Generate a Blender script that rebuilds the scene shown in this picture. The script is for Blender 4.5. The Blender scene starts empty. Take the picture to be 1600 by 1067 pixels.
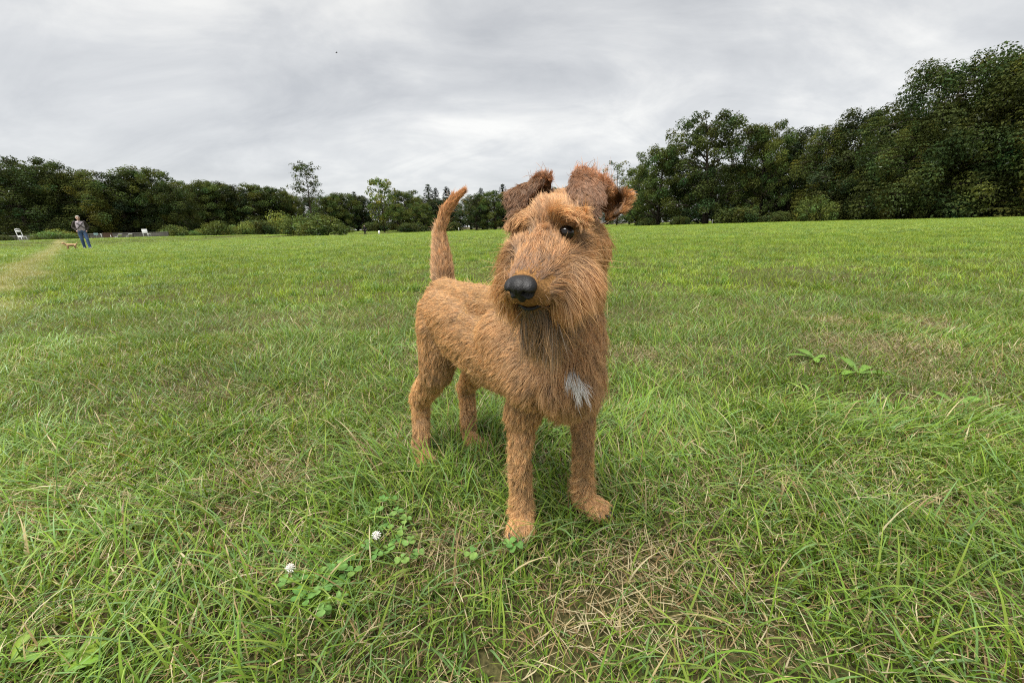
import bpy, bmesh, math, random
import numpy as np
from mathutils import Vector, Matrix, kdtree, noise as mnoise

sc = bpy.context.scene
COL = sc.collection

# ------------------------------------------------------------------ camera
CAM_H, PITCH, ROLL, FPX = 0.58, math.radians(16.0), math.radians(1.6), 630.0
cam_d = bpy.data.cameras.new('camera')
cam_d.sensor_width = 36.0
cam_d.lens = 36.0 * FPX / 1600.0
cam_d.clip_start = 0.02
cam_d.clip_end = 3000.0
cam = bpy.data.objects.new('camera', cam_d)
COL.objects.link(cam)
_F0 = Vector((0, math.cos(PITCH), -math.sin(PITCH)))
_R0 = Vector((1, 0, 0))
_U0 = Vector((0, math.sin(PITCH), math.cos(PITCH)))
CAM_F = _F0
CAM_R = _R0 * math.cos(ROLL) - _U0 * math.sin(ROLL)
CAM_U = _U0 * math.cos(ROLL) + _R0 * math.sin(ROLL)
cam.matrix_world = Matrix(((CAM_R.x, CAM_U.x, -CAM_F.x, 0), (CAM_R.y, CAM_U.y, -CAM_F.y, 0),
                           (CAM_R.z, CAM_U.z, -CAM_F.z, CAM_H), (0, 0, 0, 1)))
sc.camera = cam

def Q(px, py, Y):
    """world point at distance Y ahead, seen at photo pixel (px, py)"""
    d = CAM_F + CAM_R * ((px - 800.0) / FPX) + CAM_U * ((533.5 - py) / FPX)
    return Vector((0, 0, CAM_H)) + d * (Y / d.y)

# ------------------------------------------------------------------ sky, sun, exposure
SUN_EL, SUN_AZ = math.radians(70), math.radians(-135)     # azimuth measured from +Y towards +X
w = bpy.data.worlds.new('World')
sc.world = w
w.use_nodes = True
nt = w.node_tree
nt.nodes.clear()
def wn(t, **kw):
    n = nt.nodes.new(t)
    for k, v in kw.items():
        setattr(n, k, v)
    return n
L = nt.links.new
out = wn('ShaderNodeOutputWorld')
bg = wn('ShaderNodeBackground')
bg.inputs['Strength'].default_value = 0.1
sky = wn('ShaderNodeTexSky')
sky.sky_type = 'NISHITA'
sky.sun_disc = False
sky.sun_elevation = SUN_EL
sky.sun_rotation = SUN_AZ
tc = wn('ShaderNodeTexCoord')
sep = wn('ShaderNodeSeparateXYZ')
L(tc.outputs['Generated'], sep.inputs[0])
zc = wn('ShaderNodeMath', operation='MAXIMUM'); zc.inputs[1].default_value = 0.0
L(sep.outputs['Z'], zc.inputs[0])
za = wn('ShaderNodeMath', operation='ADD'); za.inputs[1].default_value = 0.40
L(zc.outputs[0], za.inputs[0])
dx = wn('ShaderNodeMath', operation='DIVIDE'); dy = wn('ShaderNodeMath', operation='DIVIDE')
L(sep.outputs['X'], dx.inputs[0]); L(za.outputs[0], dx.inputs[1])
L(sep.outputs['Y'], dy.inputs[0]); L(za.outputs[0], dy.inputs[1])
cmb = wn('ShaderNodeCombineXYZ')
L(dx.outputs[0], cmb.inputs[0]); L(dy.outputs[0], cmb.inputs[1])
def cloud_noise(rot, scale, loc, nscale, detail, dist, rough=0.55):
    mp = wn('ShaderNodeMapping')
    mp.inputs['Rotation'].default_value = (0, 0, math.radians(rot))
    mp.inputs['Scale'].default_value = scale
    mp.inputs['Location'].default_value = loc
    L(cmb.outputs[0], mp.inputs[0])
    n = wn('ShaderNodeTexNoise')
    n.inputs['Scale'].default_value = nscale
    n.inputs['Detail'].default_value = detail
    n.inputs['Roughness'].default_value = rough
    n.inputs['Distortion'].default_value = dist
    L(mp.outputs[0], n.inputs['Vector'])
    return n
n1 = cloud_noise(-60, (0.72, 1.0, 1), (9.3, 4.7, 0), 1.5, 6, 0.8, 0.52)
n2 = cloud_noise(-52, (0.62, 1.2, 1), (2.1, 3.2, 3), 3.2, 8, 0.5, 0.6)
mixn = wn('ShaderNodeMath', operation='MULTIPLY_ADD')
mixn.inputs[1].default_value = 0.45
L(n2.outputs[0], mixn.inputs[0])
sc1 = wn('ShaderNodeMath', operation='MULTIPLY'); sc1.inputs[1].default_value = 0.55
L(n1.outputs[0], sc1.inputs[0])
L(sc1.outputs[0], mixn.inputs[2])
ramp = wn('ShaderNodeValToRGB')
cr = ramp.color_ramp
SKYK = 4.65   # the background strength is 0.1
cr.elements[0].position = 0.36; cr.elements[0].color = (0.246, 0.252, 0.260, 1)
cr.elements[1].position = 0.64; cr.elements[1].color = (0.425, 0.422, 0.408, 1)
e = cr.elements.new(0.50); e.color = (0.318, 0.322, 0.324, 1)
L(mixn.outputs[0], ramp.inputs[0])
mul = wn('ShaderNodeVectorMath', operation='SCALE')
thin = wn('ShaderNodeMapRange')          # the deck is thinner and paler towards the horizon
thin.inputs['From Min'].default_value = 0.0; thin.inputs['From Max'].default_value = 0.42
thin.inputs['To Min'].default_value = SKYK * 1.16; thin.inputs['To Max'].default_value = SKYK * 0.97
L(zc.outputs[0], thin.inputs[0]); L(thin.outputs[0], mul.inputs['Scale'])
L(ramp.outputs[0], mul.inputs[0])
mx = wn('ShaderNodeMixRGB'); mx.inputs['Fac'].default_value = 0.97     # the cloud deck covers nearly all of the blue
L(sky.outputs[0], mx.inputs['Color1']); L(mul.outputs[0], mx.inputs['Color2'])
L(mx.outputs[0], bg.inputs['Color'])
L(bg.outputs[0], out.inputs[0])

sun_d = bpy.data.lights.new('sun', 'SUN')
sun_d.energy = 1.5
sun_d.angle = math.radians(40)          # overcast: the bright part of the cloud deck
sun_d.color = (1.0, 0.965, 0.91)
sun = bpy.data.objects.new('sun', sun_d)
COL.objects.link(sun)
sdir = Vector((math.sin(SUN_AZ) * math.cos(SUN_EL), math.cos(SUN_AZ) * math.cos(SUN_EL), math.sin(SUN_EL)))
sun.rotation_euler = sdir.to_track_quat('Z', 'Y').to_euler()

vs = sc.view_settings
sc.display_settings.display_device = 'sRGB'
vs.view_transform = 'Standard'
vs.look = 'None'
vs.exposure = 2.2
vs.gamma = 1.0
vs.use_curve_mapping = False
sc.render.engine = 'CYCLES'
cy = sc.cycles
cy.max_bounces = 8
cy.diffuse_bounces = 3
cy.glossy_bounces = 2
cy.transmission_bounces = 5
cy.transparent_max_bounces = 6
cy.filter_width = 1.1
cy.use_denoising = False      # keeps the blades and hairs crisp
cy.caustics_reflective = False
cy.caustics_refractive = False
sc.cycles_curves.shape = 'THICK'
sc.cycles_curves.subdivisions = 2

# ------------------------------------------------------------------ helpers
def put(o, label=None, cat=None, group=None, kind=None):
    if label: o['label'] = label
    if cat: o['category'] = cat
    if group: o['group'] = group
    if kind: o['kind'] = kind
    return o

def link(name, data, parent=None, mat=None):
    o = bpy.data.objects.new(name, data)
    COL.objects.link(o)
    if parent is not None:
        o.parent = parent
    if mat is not None:
        data.materials.append(mat)
    return o

def empty(name, loc, rz=0.0):
    o = bpy.data.objects.new(name, None)
    o.empty_display_size = 0.2
    COL.objects.link(o)
    o.location = loc
    o.rotation_euler = (0, 0, rz)
    return o

def copy_tree(src, loc, rz, scale):
    r = src.copy(); COL.objects.link(r)
    r.location = loc; r.rotation_euler = (0, 0, rz); r.scale = scale
    for ch in list(src.children):
        c = ch.copy(); COL.objects.link(c); c.parent = r
    return r

def mesh_arrays(name, verts, faces_list, smooth=True, tint=None, tint_domain='POINT'):
    """verts (N,3); faces_list: arrays (M,k)"""
    me = bpy.data.meshes.new(name)
    verts = np.asarray(verts, dtype=np.float32)
    me.vertices.add(len(verts))
    me.vertices.foreach_set('co', verts.ravel())
    loops = np.concatenate([f.ravel() for f in faces_list]).astype(np.int32)
    tot = np.concatenate([np.full(len(f), f.shape[1], dtype=np.int32) for f in faces_list])
    start = np.concatenate([[0], np.cumsum(tot)[:-1]]).astype(np.int32)
    me.loops.add(len(loops))
    me.loops.foreach_set('vertex_index', loops)
    me.polygons.add(len(tot))
    me.polygons.foreach_set('loop_start', start)
    me.polygons.foreach_set('use_smooth', np.full(len(tot), smooth, dtype=bool))
    me.update(calc_edges=True)
    if tint is not None:
        a = me.attributes.new('tint', 'FLOAT_COLOR', tint_domain)
        t = np.ones((len(tint), 4), dtype=np.float32)
        t[:, :3] = tint
        a.data.foreach_set('color', t.ravel())
    return me

ICO = {}
class MB:
    """collects simple shapes into one bmesh"""
    def __init__(self):
        self.bm = bmesh.new()
    def box(self, c, s, rot=None, bevel=0.0):
        m = Matrix.Translation(Vector(c)) @ (rot.to_4x4() if rot else Matrix.Identity(4)) @ Matrix.Diagonal((s[0], s[1], s[2], 1))
        r = bmesh.ops.create_cube(self.bm, size=1.0, matrix=m)
        if bevel:
            es = list({e for v in r['verts'] for e in v.link_edges})
            bmesh.ops.bevel(self.bm, geom=es, offset=bevel, segments=2, profile=0.6, affect='EDGES')
        return self
    def tube(self, pts, rad, n=8):
        pts = [Vector(p) for p in pts]
        rads = rad if isinstance(rad, (list, tuple)) else [rad] * len(pts)
        rings = []
        for i, p in enumerate(pts):
            d = (pts[min(i + 1, len(pts) - 1)] - pts[max(i - 1, 0)]).normalized()
            q = d.to_track_quat('Z', 'Y')
            rings.append([self.bm.verts.new(p + q @ Vector((math.cos(2 * math.pi * k / n) * rads[i], math.sin(2 * math.pi * k / n) * rads[i], 0))) for k in range(n)])
        for a, b in zip(rings, rings[1:]):
            for k in range(n):
                self.bm.faces.new((a[k], a[(k + 1) % n], b[(k + 1) % n], b[k]))
        self.bm.faces.new(list(reversed(rings[0]))); self.bm.faces.new(rings[-1])
        return self
    def ball(self, c, r, sub=2, rot=None):
        r = r if isinstance(r, (list, tuple)) else (r, r, r)
        m = Matrix.Translation(Vector(c)) @ (rot.to_4x4() if rot else Matrix.Identity(4)) @ Matrix.Diagonal((r[0], r[1], r[2], 1))
        bmesh.ops.create_icosphere(self.bm, subdivisions=sub, radius=1.0, matrix=m)
        return self
    def cone(self, p0, r0, p1, r1, sub=2):
        """hull of two balls"""
        if sub not in ICO:
            t = bmesh.new(); bmesh.ops.create_icosphere(t, subdivisions=sub, radius=1.0)
            ICO[sub] = [v.co.copy() for v in t.verts]; t.free()
        p0, p1 = Vector(p0), Vector(p1)
        vs_ = [self.bm.verts.new(p0 + c * r0) for c in ICO[sub]] + [self.bm.verts.new(p1 + c * r1) for c in ICO[sub]]
        r = bmesh.ops.convex_hull(self.bm, input=vs_)
        junk = list({g for k in ('geom_interior', 'geom_unused') for g in r[k] if isinstance(g, bmesh.types.BMVert) and not g.link_faces})
        if junk:
            bmesh.ops.delete(self.bm, geom=junk, context='VERTS')
        return self
    def sheet(self, grid, thick):
        """a curved sheet (rows of points) with thickness"""
        G = [[Vector(p) for p in row] for row in grid]
        R, C = len(G), len(G[0])
        top, bot = [], []
        for i in range(R):
            for j in range(C):
                u = G[i][min(j + 1, C - 1)] - G[i][max(j - 1, 0)]
                v = G[min(i + 1, R - 1)][j] - G[max(i - 1, 0)][j]
                n = u.cross(v).normalized() * (thick / 2)
                top.append(self.bm.verts.new(G[i][j] + n)); bot.append(self.bm.verts.new(G[i][j] - n))
        f = self.bm.faces.new
        for i in range(R - 1):
            for j in range(C - 1):
                a, b, c, d = i * C + j, i * C + j + 1, (i + 1) * C + j + 1, (i + 1) * C + j
                f((top[a], top[b], top[c], top[d])); f((bot[d], bot[c], bot[b], bot[a]))
        for j in range(C - 1):
            f((top[j + 1], top[j], bot[j], bot[j + 1]))
            k = (R - 1) * C + j
            f((top[k], top[k + 1], bot[k + 1], bot[k]))
        for i in range(R - 1):
            f((top[i * C], top[(i + 1) * C], bot[(i + 1) * C], bot[i * C]))
            k = i * C + C - 1
            f((top[k + C], top[k], bot[k], bot[k + C]))
        return self
    def mesh(self, name, smooth=True):
        me = bpy.data.meshes.new(name)
        bmesh.ops.recalc_face_normals(self.bm, faces=self.bm.faces)
        self.bm.to_mesh(me); self.bm.free()
        if smooth:
            me.polygons.foreach_set('use_smooth', np.ones(len(me.polygons), dtype=bool))
        return me
    def remeshed(self, name, voxel, smooth_iter=6, factor=0.5):
        """one continuous skin over everything collected"""
        me = self.mesh(name + '_raw')
        o = bpy.data.objects.new(name + '_raw', me)
        COL.objects.link(o)
        m = o.modifiers.new('skin', 'REMESH'); m.mode = 'VOXEL'; m.voxel_size = voxel
        s = o.modifiers.new('soft', 'SMOOTH'); s.iterations = smooth_iter; s.factor = factor
        dg = bpy.context.evaluated_depsgraph_get()
        res = bpy.data.meshes.new_from_object(o.evaluated_get(dg))
        res.name = name
        bpy.data.objects.remove(o); bpy.data.meshes.remove(me)
        res.polygons.foreach_set('use_smooth', np.ones(len(res.polygons), dtype=bool))
        return res

def mat_nodes(name):
    m = bpy.data.materials.new(name)
    m.use_nodes = True
    t = m.node_tree
    b = t.nodes['Principled BSDF']
    return m, t, b

def simple_mat(name, col, rough=0.8, var=0.12, scale=30.0, spec=0.3, bump=0.0):
    """base colour with a little noise so nothing is perfectly even"""
    m, t, b = mat_nodes(name)
    tcn = t.nodes.new('ShaderNodeTexCoord')
    n = t.nodes.new('ShaderNodeTexNoise'); n.inputs['Scale'].default_value = scale; n.inputs['Detail'].default_value = 5
    t.links.new(tcn.outputs['Object'], n.inputs['Vector'])
    r = t.nodes.new('ShaderNodeMapRange'); r.inputs['To Min'].default_value = 1 - var; r.inputs['To Max'].default_value = 1 + var
    t.links.new(n.outputs[0], r.inputs[0])
    v = t.nodes.new('ShaderNodeVectorMath'); v.operation = 'SCALE'
    v.inputs[0].default_value = col
    t.links.new(r.outputs[0], v.inputs['Scale'])
    t.links.new(v.outputs[0], b.inputs['Base Color'])
    b.inputs['Roughness'].default_value = rough
    b.inputs['Specular IOR Level'].default_value = spec
    if bump:
        bp = t.nodes.new('ShaderNodeBump'); bp.inputs['Strength'].default_value = bump
        t.links.new(n.outputs[0], bp.inputs['Height']); t.links.new(bp.outputs[0], b.inputs['Normal'])
    return m

def leaf_mat(name, trans=0.35, rough=0.5, gloss=0.25, world_noise=True, nscale=0.35, namp=(0.75, 1.25), path=False):
    """thin plant tissue: colour from the per-blade tint, light through the blade"""
    m = bpy.data.materials.new(name); m.use_nodes = True
    t = m.node_tree; t.nodes.clear(); K = t.links.new
    o = t.nodes.new('ShaderNodeOutputMaterial')
    at = t.nodes.new('ShaderNodeAttribute'); at.attribute_name = 'tint'
    col = at.outputs['Color']
    if world_noise:
        g = t.nodes.new('ShaderNodeNewGeometry')
        n = t.nodes.new('ShaderNodeTexNoise'); n.inputs['Scale'].default_value = nscale; n.inputs['Detail'].default_value = 7; n.inputs['Roughness'].default_value = 0.62
        K(g.outputs['Position'], n.inputs['Vector'])
        r = t.nodes.new('ShaderNodeMapRange')
        r.inputs['From Min'].default_value = 0.3; r.inputs['From Max'].default_value = 0.7
        r.inputs['To Min'].default_value = namp[0]; r.inputs['To Max'].default_value = namp[1]
        K(n.outputs[0], r.inputs[0])
        s = t.nodes.new('ShaderNodeVectorMath'); s.operation = 'SCALE'
        K(col, s.inputs[0]); K(r.outputs[0], s.inputs['Scale'])
        col = s.outputs[0]
        if path:
            col = path_mix(t, g, col)
    d = t.nodes.new('ShaderNodeBsdfDiffuse'); K(col, d.inputs['Color'])
    tr = t.nodes.new('ShaderNodeBsdfTranslucent')
    ty = t.nodes.new('ShaderNodeVectorMath'); ty.operation = 'MULTIPLY'; ty.inputs[1].default_value = (1.15, 1.05, 0.5)
    K(col, ty.inputs[0]); K(ty.outputs[0], tr.inputs['Color'])
    mx_ = t.nodes.new('ShaderNodeMixShader'); mx_.inputs[0].default_value = trans
    K(d.outputs[0], mx_.inputs[1]); K(tr.outputs[0], mx_.inputs[2])
    gl = t.nodes.new('ShaderNodeBsdfGlossy'); gl.inputs['Roughness'].default_value = rough
    gl.inputs['Color'].default_value = (0.9, 0.95, 1, 1)
    fr = t.nodes.new('ShaderNodeFresnel'); fr.inputs['IOR'].default_value = 1.35
    fm = t.nodes.new('ShaderNodeMath'); fm.operation = 'MULTIPLY'; fm.inputs[1].default_value = gloss * 2
    K(fr.outputs[0], fm.inputs[0])
    m2 = t.nodes.new('ShaderNodeMixShader')
    K(fm.outputs[0], m2.inputs[0]); K(mx_.outputs[0], m2.inputs[1]); K(gl.outputs[0], m2.inputs[2])
    K(m2.outputs[0], o.inputs['Surface'])
    return m

# the worn pale track that runs from the near left towards the walker
TRACK = [(-5.6, 4.2), (-7.4, 5.7), (-15.5, 13.6), (-23.6, 21.5), (-30, 29)]
def path_mix(t, g, col):
    """straw colour where the worn track runs (a straight line on the ground)"""
    K = t.links.new
    (x0, y0), (x1, y1) = TRACK[0], TRACK[3]
    dl = math.hypot(x1 - x0, y1 - y0); nx, ny = (y1 - y0) / dl, -(x1 - x0) / dl
    dp = t.nodes.new('ShaderNodeVectorMath'); dp.operation = 'DOT_PRODUCT'
    dp.inputs[1].default_value = (nx, ny, 0); K(g.outputs['Position'], dp.inputs[0])
    su = t.nodes.new('ShaderNodeMath'); su.operation = 'SUBTRACT'; su.inputs[1].default_value = nx * x0 + ny * y0
    K(dp.outputs['Value'], su.inputs[0])
    n = t.nodes.new('ShaderNodeTexNoise'); n.inputs['Scale'].default_value = 0.8; n.inputs['Detail'].default_value = 5
    K(g.outputs['Position'], n.inputs['Vector'])
    ad = t.nodes.new('ShaderNodeMath'); ad.operation = 'MULTIPLY_ADD'; ad.inputs[1].default_value = 1.6; 
    K(n.outputs[0], ad.inputs[0]); K(su.outputs[0], ad.inputs[2])
    s2 = t.nodes.new('ShaderNodeMath'); s2.operation = 'SUBTRACT'; s2.inputs[1].default_value = 0.8
    K(ad.outputs[0], s2.inputs[0])
    ab = t.nodes.new('ShaderNodeMath'); ab.operation = 'ABSOLUTE'; K(s2.outputs[0], ab.inputs[0])
    r = t.nodes.new('ShaderNodeMapRange'); r.inputs['From Min'].default_value = 0.05; r.inputs['From Max'].default_value = 0.50
    r.inputs['To Min'].default_value = 0.75; r.inputs['To Max'].default_value = 0.0
    K(ab.outputs[0], r.inputs[0])
    mxr = t.nodes.new('ShaderNodeMixRGB'); K(r.outputs[0], mxr.inputs[0]); K(col, mxr.inputs[1])
    mxr.inputs[2].default_value = (0.34, 0.31, 0.15, 1)
    return mxr.outputs[0]

# ------------------------------------------------------------------ the terrier
rng = np.random.default_rng(7)
DN = Vector((0, 0, -1))
FWD = Vector((0.647, -0.763, 0)); LEFT = Vector((0.763, 0.647, 0)); BACK = -FWD
MF = Vector((0.084, 0.672, 0)); MH = Vector((-0.146, 0.942, 0))
def W(base, f=0.0, l=0.0, z=0.0):
    v = base + FWD * f + LEFT * l
    return Vector((v.x, v.y, z))

dog = empty('terrier_dog', (MF + MH) / 2)
put(dog, 'shaggy red tan terrier standing on the lawn with tail up and head turned aside', 'dog')

SEG = []      # fur regions: (p0, p1, reach, flow, length, lift, tint, frizz, gravity)
body = MB()
def limb(p0, r0, p1, r1, flow=None, ln=0.02, lift=0.35, tint=(1, 1, 1), frizz=0.3, grav=0.3, sub=2):
    body.cone(p0, r0, p1, r1, sub)
    SEG.append((Vector(p0), Vector(p1), (r0 + r1) / 2, Vector(flow if flow else DN).normalized(), ln, lift, tint, frizz, grav))
def region(p0, p1, r, flow, ln, lift=0.3, tint=(1, 1, 1), frizz=0.3, grav=0.3):
    SEG.append((Vector(p0), Vector(p1), r, Vector(flow).normalized(), ln, lift, tint, frizz, grav))

LEG = (1.10, 1.10, 1.06)
# --- fore legs
def foreleg(toe, heel, wrist, mid, elbow, shoulder):
    limb(shoulder, 0.042, elbow, 0.032, DN * 0.9 + BACK * 0.3, 0.024, 0.35)
    limb(elbow, 0.027, mid, 0.0175, DN + BACK * 0.25, 0.020, 0.38, LEG, 0.9)
    limb(mid, 0.0172, wrist, 0.0178, DN + BACK * 0.45, 0.021, 0.40, LEG, 1.0)
    limb(wrist, 0.0176, heel, 0.0175, DN + BACK * 0.6, 0.024, 0.44, LEG, 1.0)
    region(wrist + BACK * 0.016, wrist + BACK * 0.016 + DN * 0.02, 0.008, BACK + DN * 0.5, 0.030, 0.6, LEG, 0.8)
    d = (toe - heel); d.z = 0; d.normalize(); s = Vector((-d.y, d.x, 0))
    limb(heel, 0.021, toe - d * 0.012 + Vector((0, 0, 0.004)), 0.019, DN * 0.5 + d, 0.015, 0.32, (1.10, 1.06, 1.02), 0.7)
    for k, (o, f) in enumerate(((-0.019, -0.008), (-0.0065, 0.004), (0.0065, 0.004), (0.019, -0.008))):
        body.cone(toe - d * 0.022 + s * o * 0.8 + Vector((0, 0, 0.004)), 0.0105, toe + d * f + s * o + Vector((0, 0, -0.001)), 0.0088, 2)
fr_toe = Vector((0.004, 0.632, 0.018)); fl_toe = Vector((0.176, 0.688, 0.018))
foreleg(fr_toe, Vector((0.010, 0.670, 0.026)), Vector((0.010, 0.677, 0.085)), Vector((0.009, 0.672, 0.165)), Vector((0.016, 0.684, 0.245)), Vector((0.036, 0.668, 0.315)))
foreleg(fl_toe, Vector((0.142, 0.722, 0.026)), Vector((0.138, 0.718, 0.085)), Vector((0.136, 0.712, 0.165)), Vector((0.135, 0.735, 0.245)), Vector((0.113, 0.722, 0.315)))
# --- trunk
bk = BACK * 0.9 + DN * 0.45
for s in (-1, 1):
    limb(W(MF, -0.02, s * 0.050, 0.325), 0.050, W(MF, -0.10, s * 0.042, 0.385), 0.052, BACK * 0.6 + DN * 0.8, 0.024, 0.3)
    limb(W(MF, -0.06, s * 0.034, 0.340), 0.066, W(MF, -0.24, s * 0.032, 0.360), 0.062, bk, 0.021, 0.28)
    limb(W(MF, -0.24, s * 0.030, 0.375), 0.062, W(MH, 0.02, s * 0.030, 0.392), 0.058, bk, 0.021, 0.28)
limb(W(MF, 0.005, -0.006, 0.325), 0.064, W(MF, -0.18, 0, 0.315), 0.066, bk, 0.024, 0.28)              # brisket
limb(W(MF, -0.07, 0, 0.415), 0.050, W(MF, -0.28, 0, 0.412), 0.052, BACK + DN * 0.1, 0.02, 0.22)   # back
limb(W(MF, -0.28, 0, 0.412), 0.052, W(MH, -0.01, 0, 0.415), 0.052, BACK + DN * 0.15, 0.02, 0.22)
limb(W(MF, -0.18, 0, 0.320), 0.064, W(MF, -0.33, 0, 0.345), 0.060, bk, 0.026, 0.3, (1.08, 1.05, 1.0))              # belly
limb(W(MF, 0.035, -0.022, 0.335), 0.056, W(MF, 0.015, -0.014, 0.302), 0.044, DN, 0.032, 0.35, (0.96, 0.95, 0.95), 0.5)       # fore chest
region(W(MF, 0.085, -0.02, 0.36), W(MF, 0.07, -0.015, 0.29), 0.03, DN, 0.036, 0.4, (0.95, 0.94, 0.94), 0.6)
# --- hind legs
def hindleg(toe, heel, hock, knee, hip, fd):
    limb(hip, 0.058, knee, 0.038, DN * 0.9 + BACK * 0.35, 0.020, 0.27)
    limb(knee, 0.036, hock + Vector((0, 0, 0.035)), 0.022, DN + BACK * 0.3, 0.021, 0.42, LEG, 0.7)
    limb(hock + Vector((0, 0, 0.03)), 0.0205, hock, 0.019, DN + BACK * 0.2, 0.019, 0.42, LEG, 0.7)
    limb(hock, 0.0185, heel, 0.0165, DN + FWD * 0.1, 0.020, 0.48, LEG, 0.8)
    limb(heel, 0.018, toe, 0.017, DN * 0.5 + fd, 0.016, 0.4, (1.06, 1.03, 1.0), 0.6)
    s = Vector((-fd.y, fd.x, 0))
    for o in (-0.016, -0.0055, 0.0055, 0.016):
        body.cone(toe - fd * 0.016 + s * o * 0.8, 0.010, toe + fd * 0.012 + s * o, 0.0082, 2)
hr = Vector((-0.230, 0.945, 0)); hl = Vector((-0.116, 1.020, 0))
hindleg(Vector((-0.232, 0.902, 0.017)), Vector((-0.246, 0.938, 0.024)), W(hr, -0.016, 0.0, 0.125), W(hr, 0.068, 0.008, 0.255), W(MH, 0.030, -0.038, 0.372), Vector((0.45, -0.89, 0)))
hindleg(Vector((-0.112, 0.985, 0.017)), Vector((-0.128, 1.022, 0.024)), W(hl, -0.020, 0.0, 0.125), W(hl, 0.060, 0.004, 0.255), W(MH, 0.020, 0.045, 0.372), Vector((0.45, -0.89, 0)))
limb(W(MH, -0.030, 0, 0.380), 0.046, W(MH, 0.03, 0, 0.40), 0.058, BACK * 0.5 + DN, 0.02, 0.25)
# --- tail, up and a little curved
tl = [(Q(694, 446, 1.00), 0.027), (Q(690, 408, 1.01), 0.0205), (Q(686, 368, 1.02), 0.0125), (Q(693, 338, 1.02), 0.0110), (Q(708, 314, 1.015), 0.0085), (Q(720, 303, 1.01), 0.005)]
TAILT = [(1.0, 1, 1), (1.0, 1, 1), (1.0, .97, .95), (0.96, .86, .78), (0.98, .84, .74)]
for i in range(len(tl) - 1):
    d = tl[i + 1][0] - tl[i][0]
    limb(tl[i][0], tl[i][1], tl[i + 1][0], tl[i + 1][1], d, 0.025 if i < 3 else 0.021, 0.36 if i < 2 else 0.25, TAILT[i], 0.4, 0.0)
limb(W(MH, -0.04, 0, 0.405), 0.036, tl[0][0], 0.022, DN * -0.3 + BACK, 0.02, 0.3)
# --- neck
HEADC = Q(874, 354, 0.575)
SIDE = Vector((0.86, -0.50, 0)).normalized()          # the dog's left across the head
n0 = W(MF, -0.02, 0.004, 0.385); n1 = Q(888, 455, 0.655); n2 = Q(890, 380, 0.625)
limb(n0, 0.066, n1, 0.054, DN * 1.0 + BACK * 0.15, 0.028, 0.42, (0.98, 0.97, 0.96), 0.5)
limb(n1, 0.054, n2, 0.052, DN * 1.0 + BACK * 0.35, 0.024, 0.4, (0.97, 0.95, 0.93), 0.45)
limb(W(MF, -0.09, 0, 0.415), 0.055, n2 + Vector((0, 0.02, 0)), 0.050, DN * 0.3 + BACK, 0.024, 0.3)
limb(W(MF, 0.038, -0.022, 0.340), 0.052, n1 - Vector((0, 0.0, 0.03)), 0.052, DN, 0.034, 0.45, (0.96, 0.95, 0.95), 0.55)
# --- head
NOSE = Q(813, 449, 0.432)
STOP = Q(852, 392, 0.505)
MUZ = (NOSE - STOP).normalized()
UPH = SIDE.cross(MUZ).normalized()
if UPH.z < 0: UPH = -UPH
skb = Q(882, 354, 0.605); skf = Q(866, 364, 0.545)
limb(skb, 0.048, skf, 0.044, Vector((0, 0.6, 0.35)), 0.016, 0.3, (0.80, 0.76, 0.73), 0.3, 0)
limb(skf + SIDE * 0.022 + DN * 0.02, 0.032, skb + SIDE * 0.028 + DN * 0.03, 0.035, SIDE * 0.25 + Vector((0, 0.5, -0.9)), 0.022, 0.35, (1.0, 0.97, 0.95), 0.4)
limb(skf - SIDE * 0.026 + DN * 0.02, 0.034, skb - SIDE * 0.034 + DN * 0.035, 0.036, -SIDE * 0.25 + Vector((0, 0.5, -0.9)), 0.022, 0.35, (1.0, 0.97, 0.95), 0.4)
mz1 = NOSE - MUZ * 0.020 - UPH * 0.010
limb(STOP - UPH * 0.012, 0.0345, mz1, 0.0245, -MUZ * 0.25 + UPH * 0.1, 0.016, 0.25, (0.80, 0.72, 0.64), 0.3, 0.2)
low0 = STOP - UPH * 0.042 - MUZ * 0.01; low1 = NOSE - MUZ * 0.026 - UPH * 0.036
body.cone(low0, 0.030, low1, 0.0150)                                   # lower jaw
for s in (-1, 1):                                                        # moustache over the lips
    a = STOP + SIDE * s * 0.026 - UPH * 0.022; b = mz1 + SIDE * s * 0.015 - UPH * 0.007
    body.cone(a, 0.024, b, 0.0145)
    region(a + SIDE * s * 0.016, b + SIDE * s * 0.010, 0.017, DN * 1.0 + SIDE * s * (0.22 if s > 0 else 0.55) - MUZ * 0.30, 0.050, (0.34 if s > 0 else 0.42), (0.90, 0.85, 0.78), 0.35, 0.75)
    region(a + SIDE * s * 0.024 - UPH * 0.01 - MUZ * 0.012, b + SIDE * s * 0.010 - UPH * 0.012 - MUZ * 0.015, 0.017, DN * 1.0 + SIDE * s * (0.08 if s > 0 else 0.32) - MUZ * 0.38, 0.056, (0.36 if s > 0 else 0.45), (1.0, 0.97, 0.92), 0.35, 0.9)
region(STOP + UPH * 0.02, mz1 + UPH * 0.021, 0.012, SIDE * 0.0 - MUZ * 0.3 + UPH * 0.3, 0.020, 0.45, (0.76, 0.66, 0.58), 0.25, 0.6)
region(low0 - UPH * 0.03, low1 - UPH * 0.014, 0.016, DN * 1.0 - MUZ * 0.12, 0.070, 0.4, (0.66, 0.62, 0.58), 0.5, 0.6)    # beard: dark hair, with the shade below the mouth put into its tint
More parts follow.
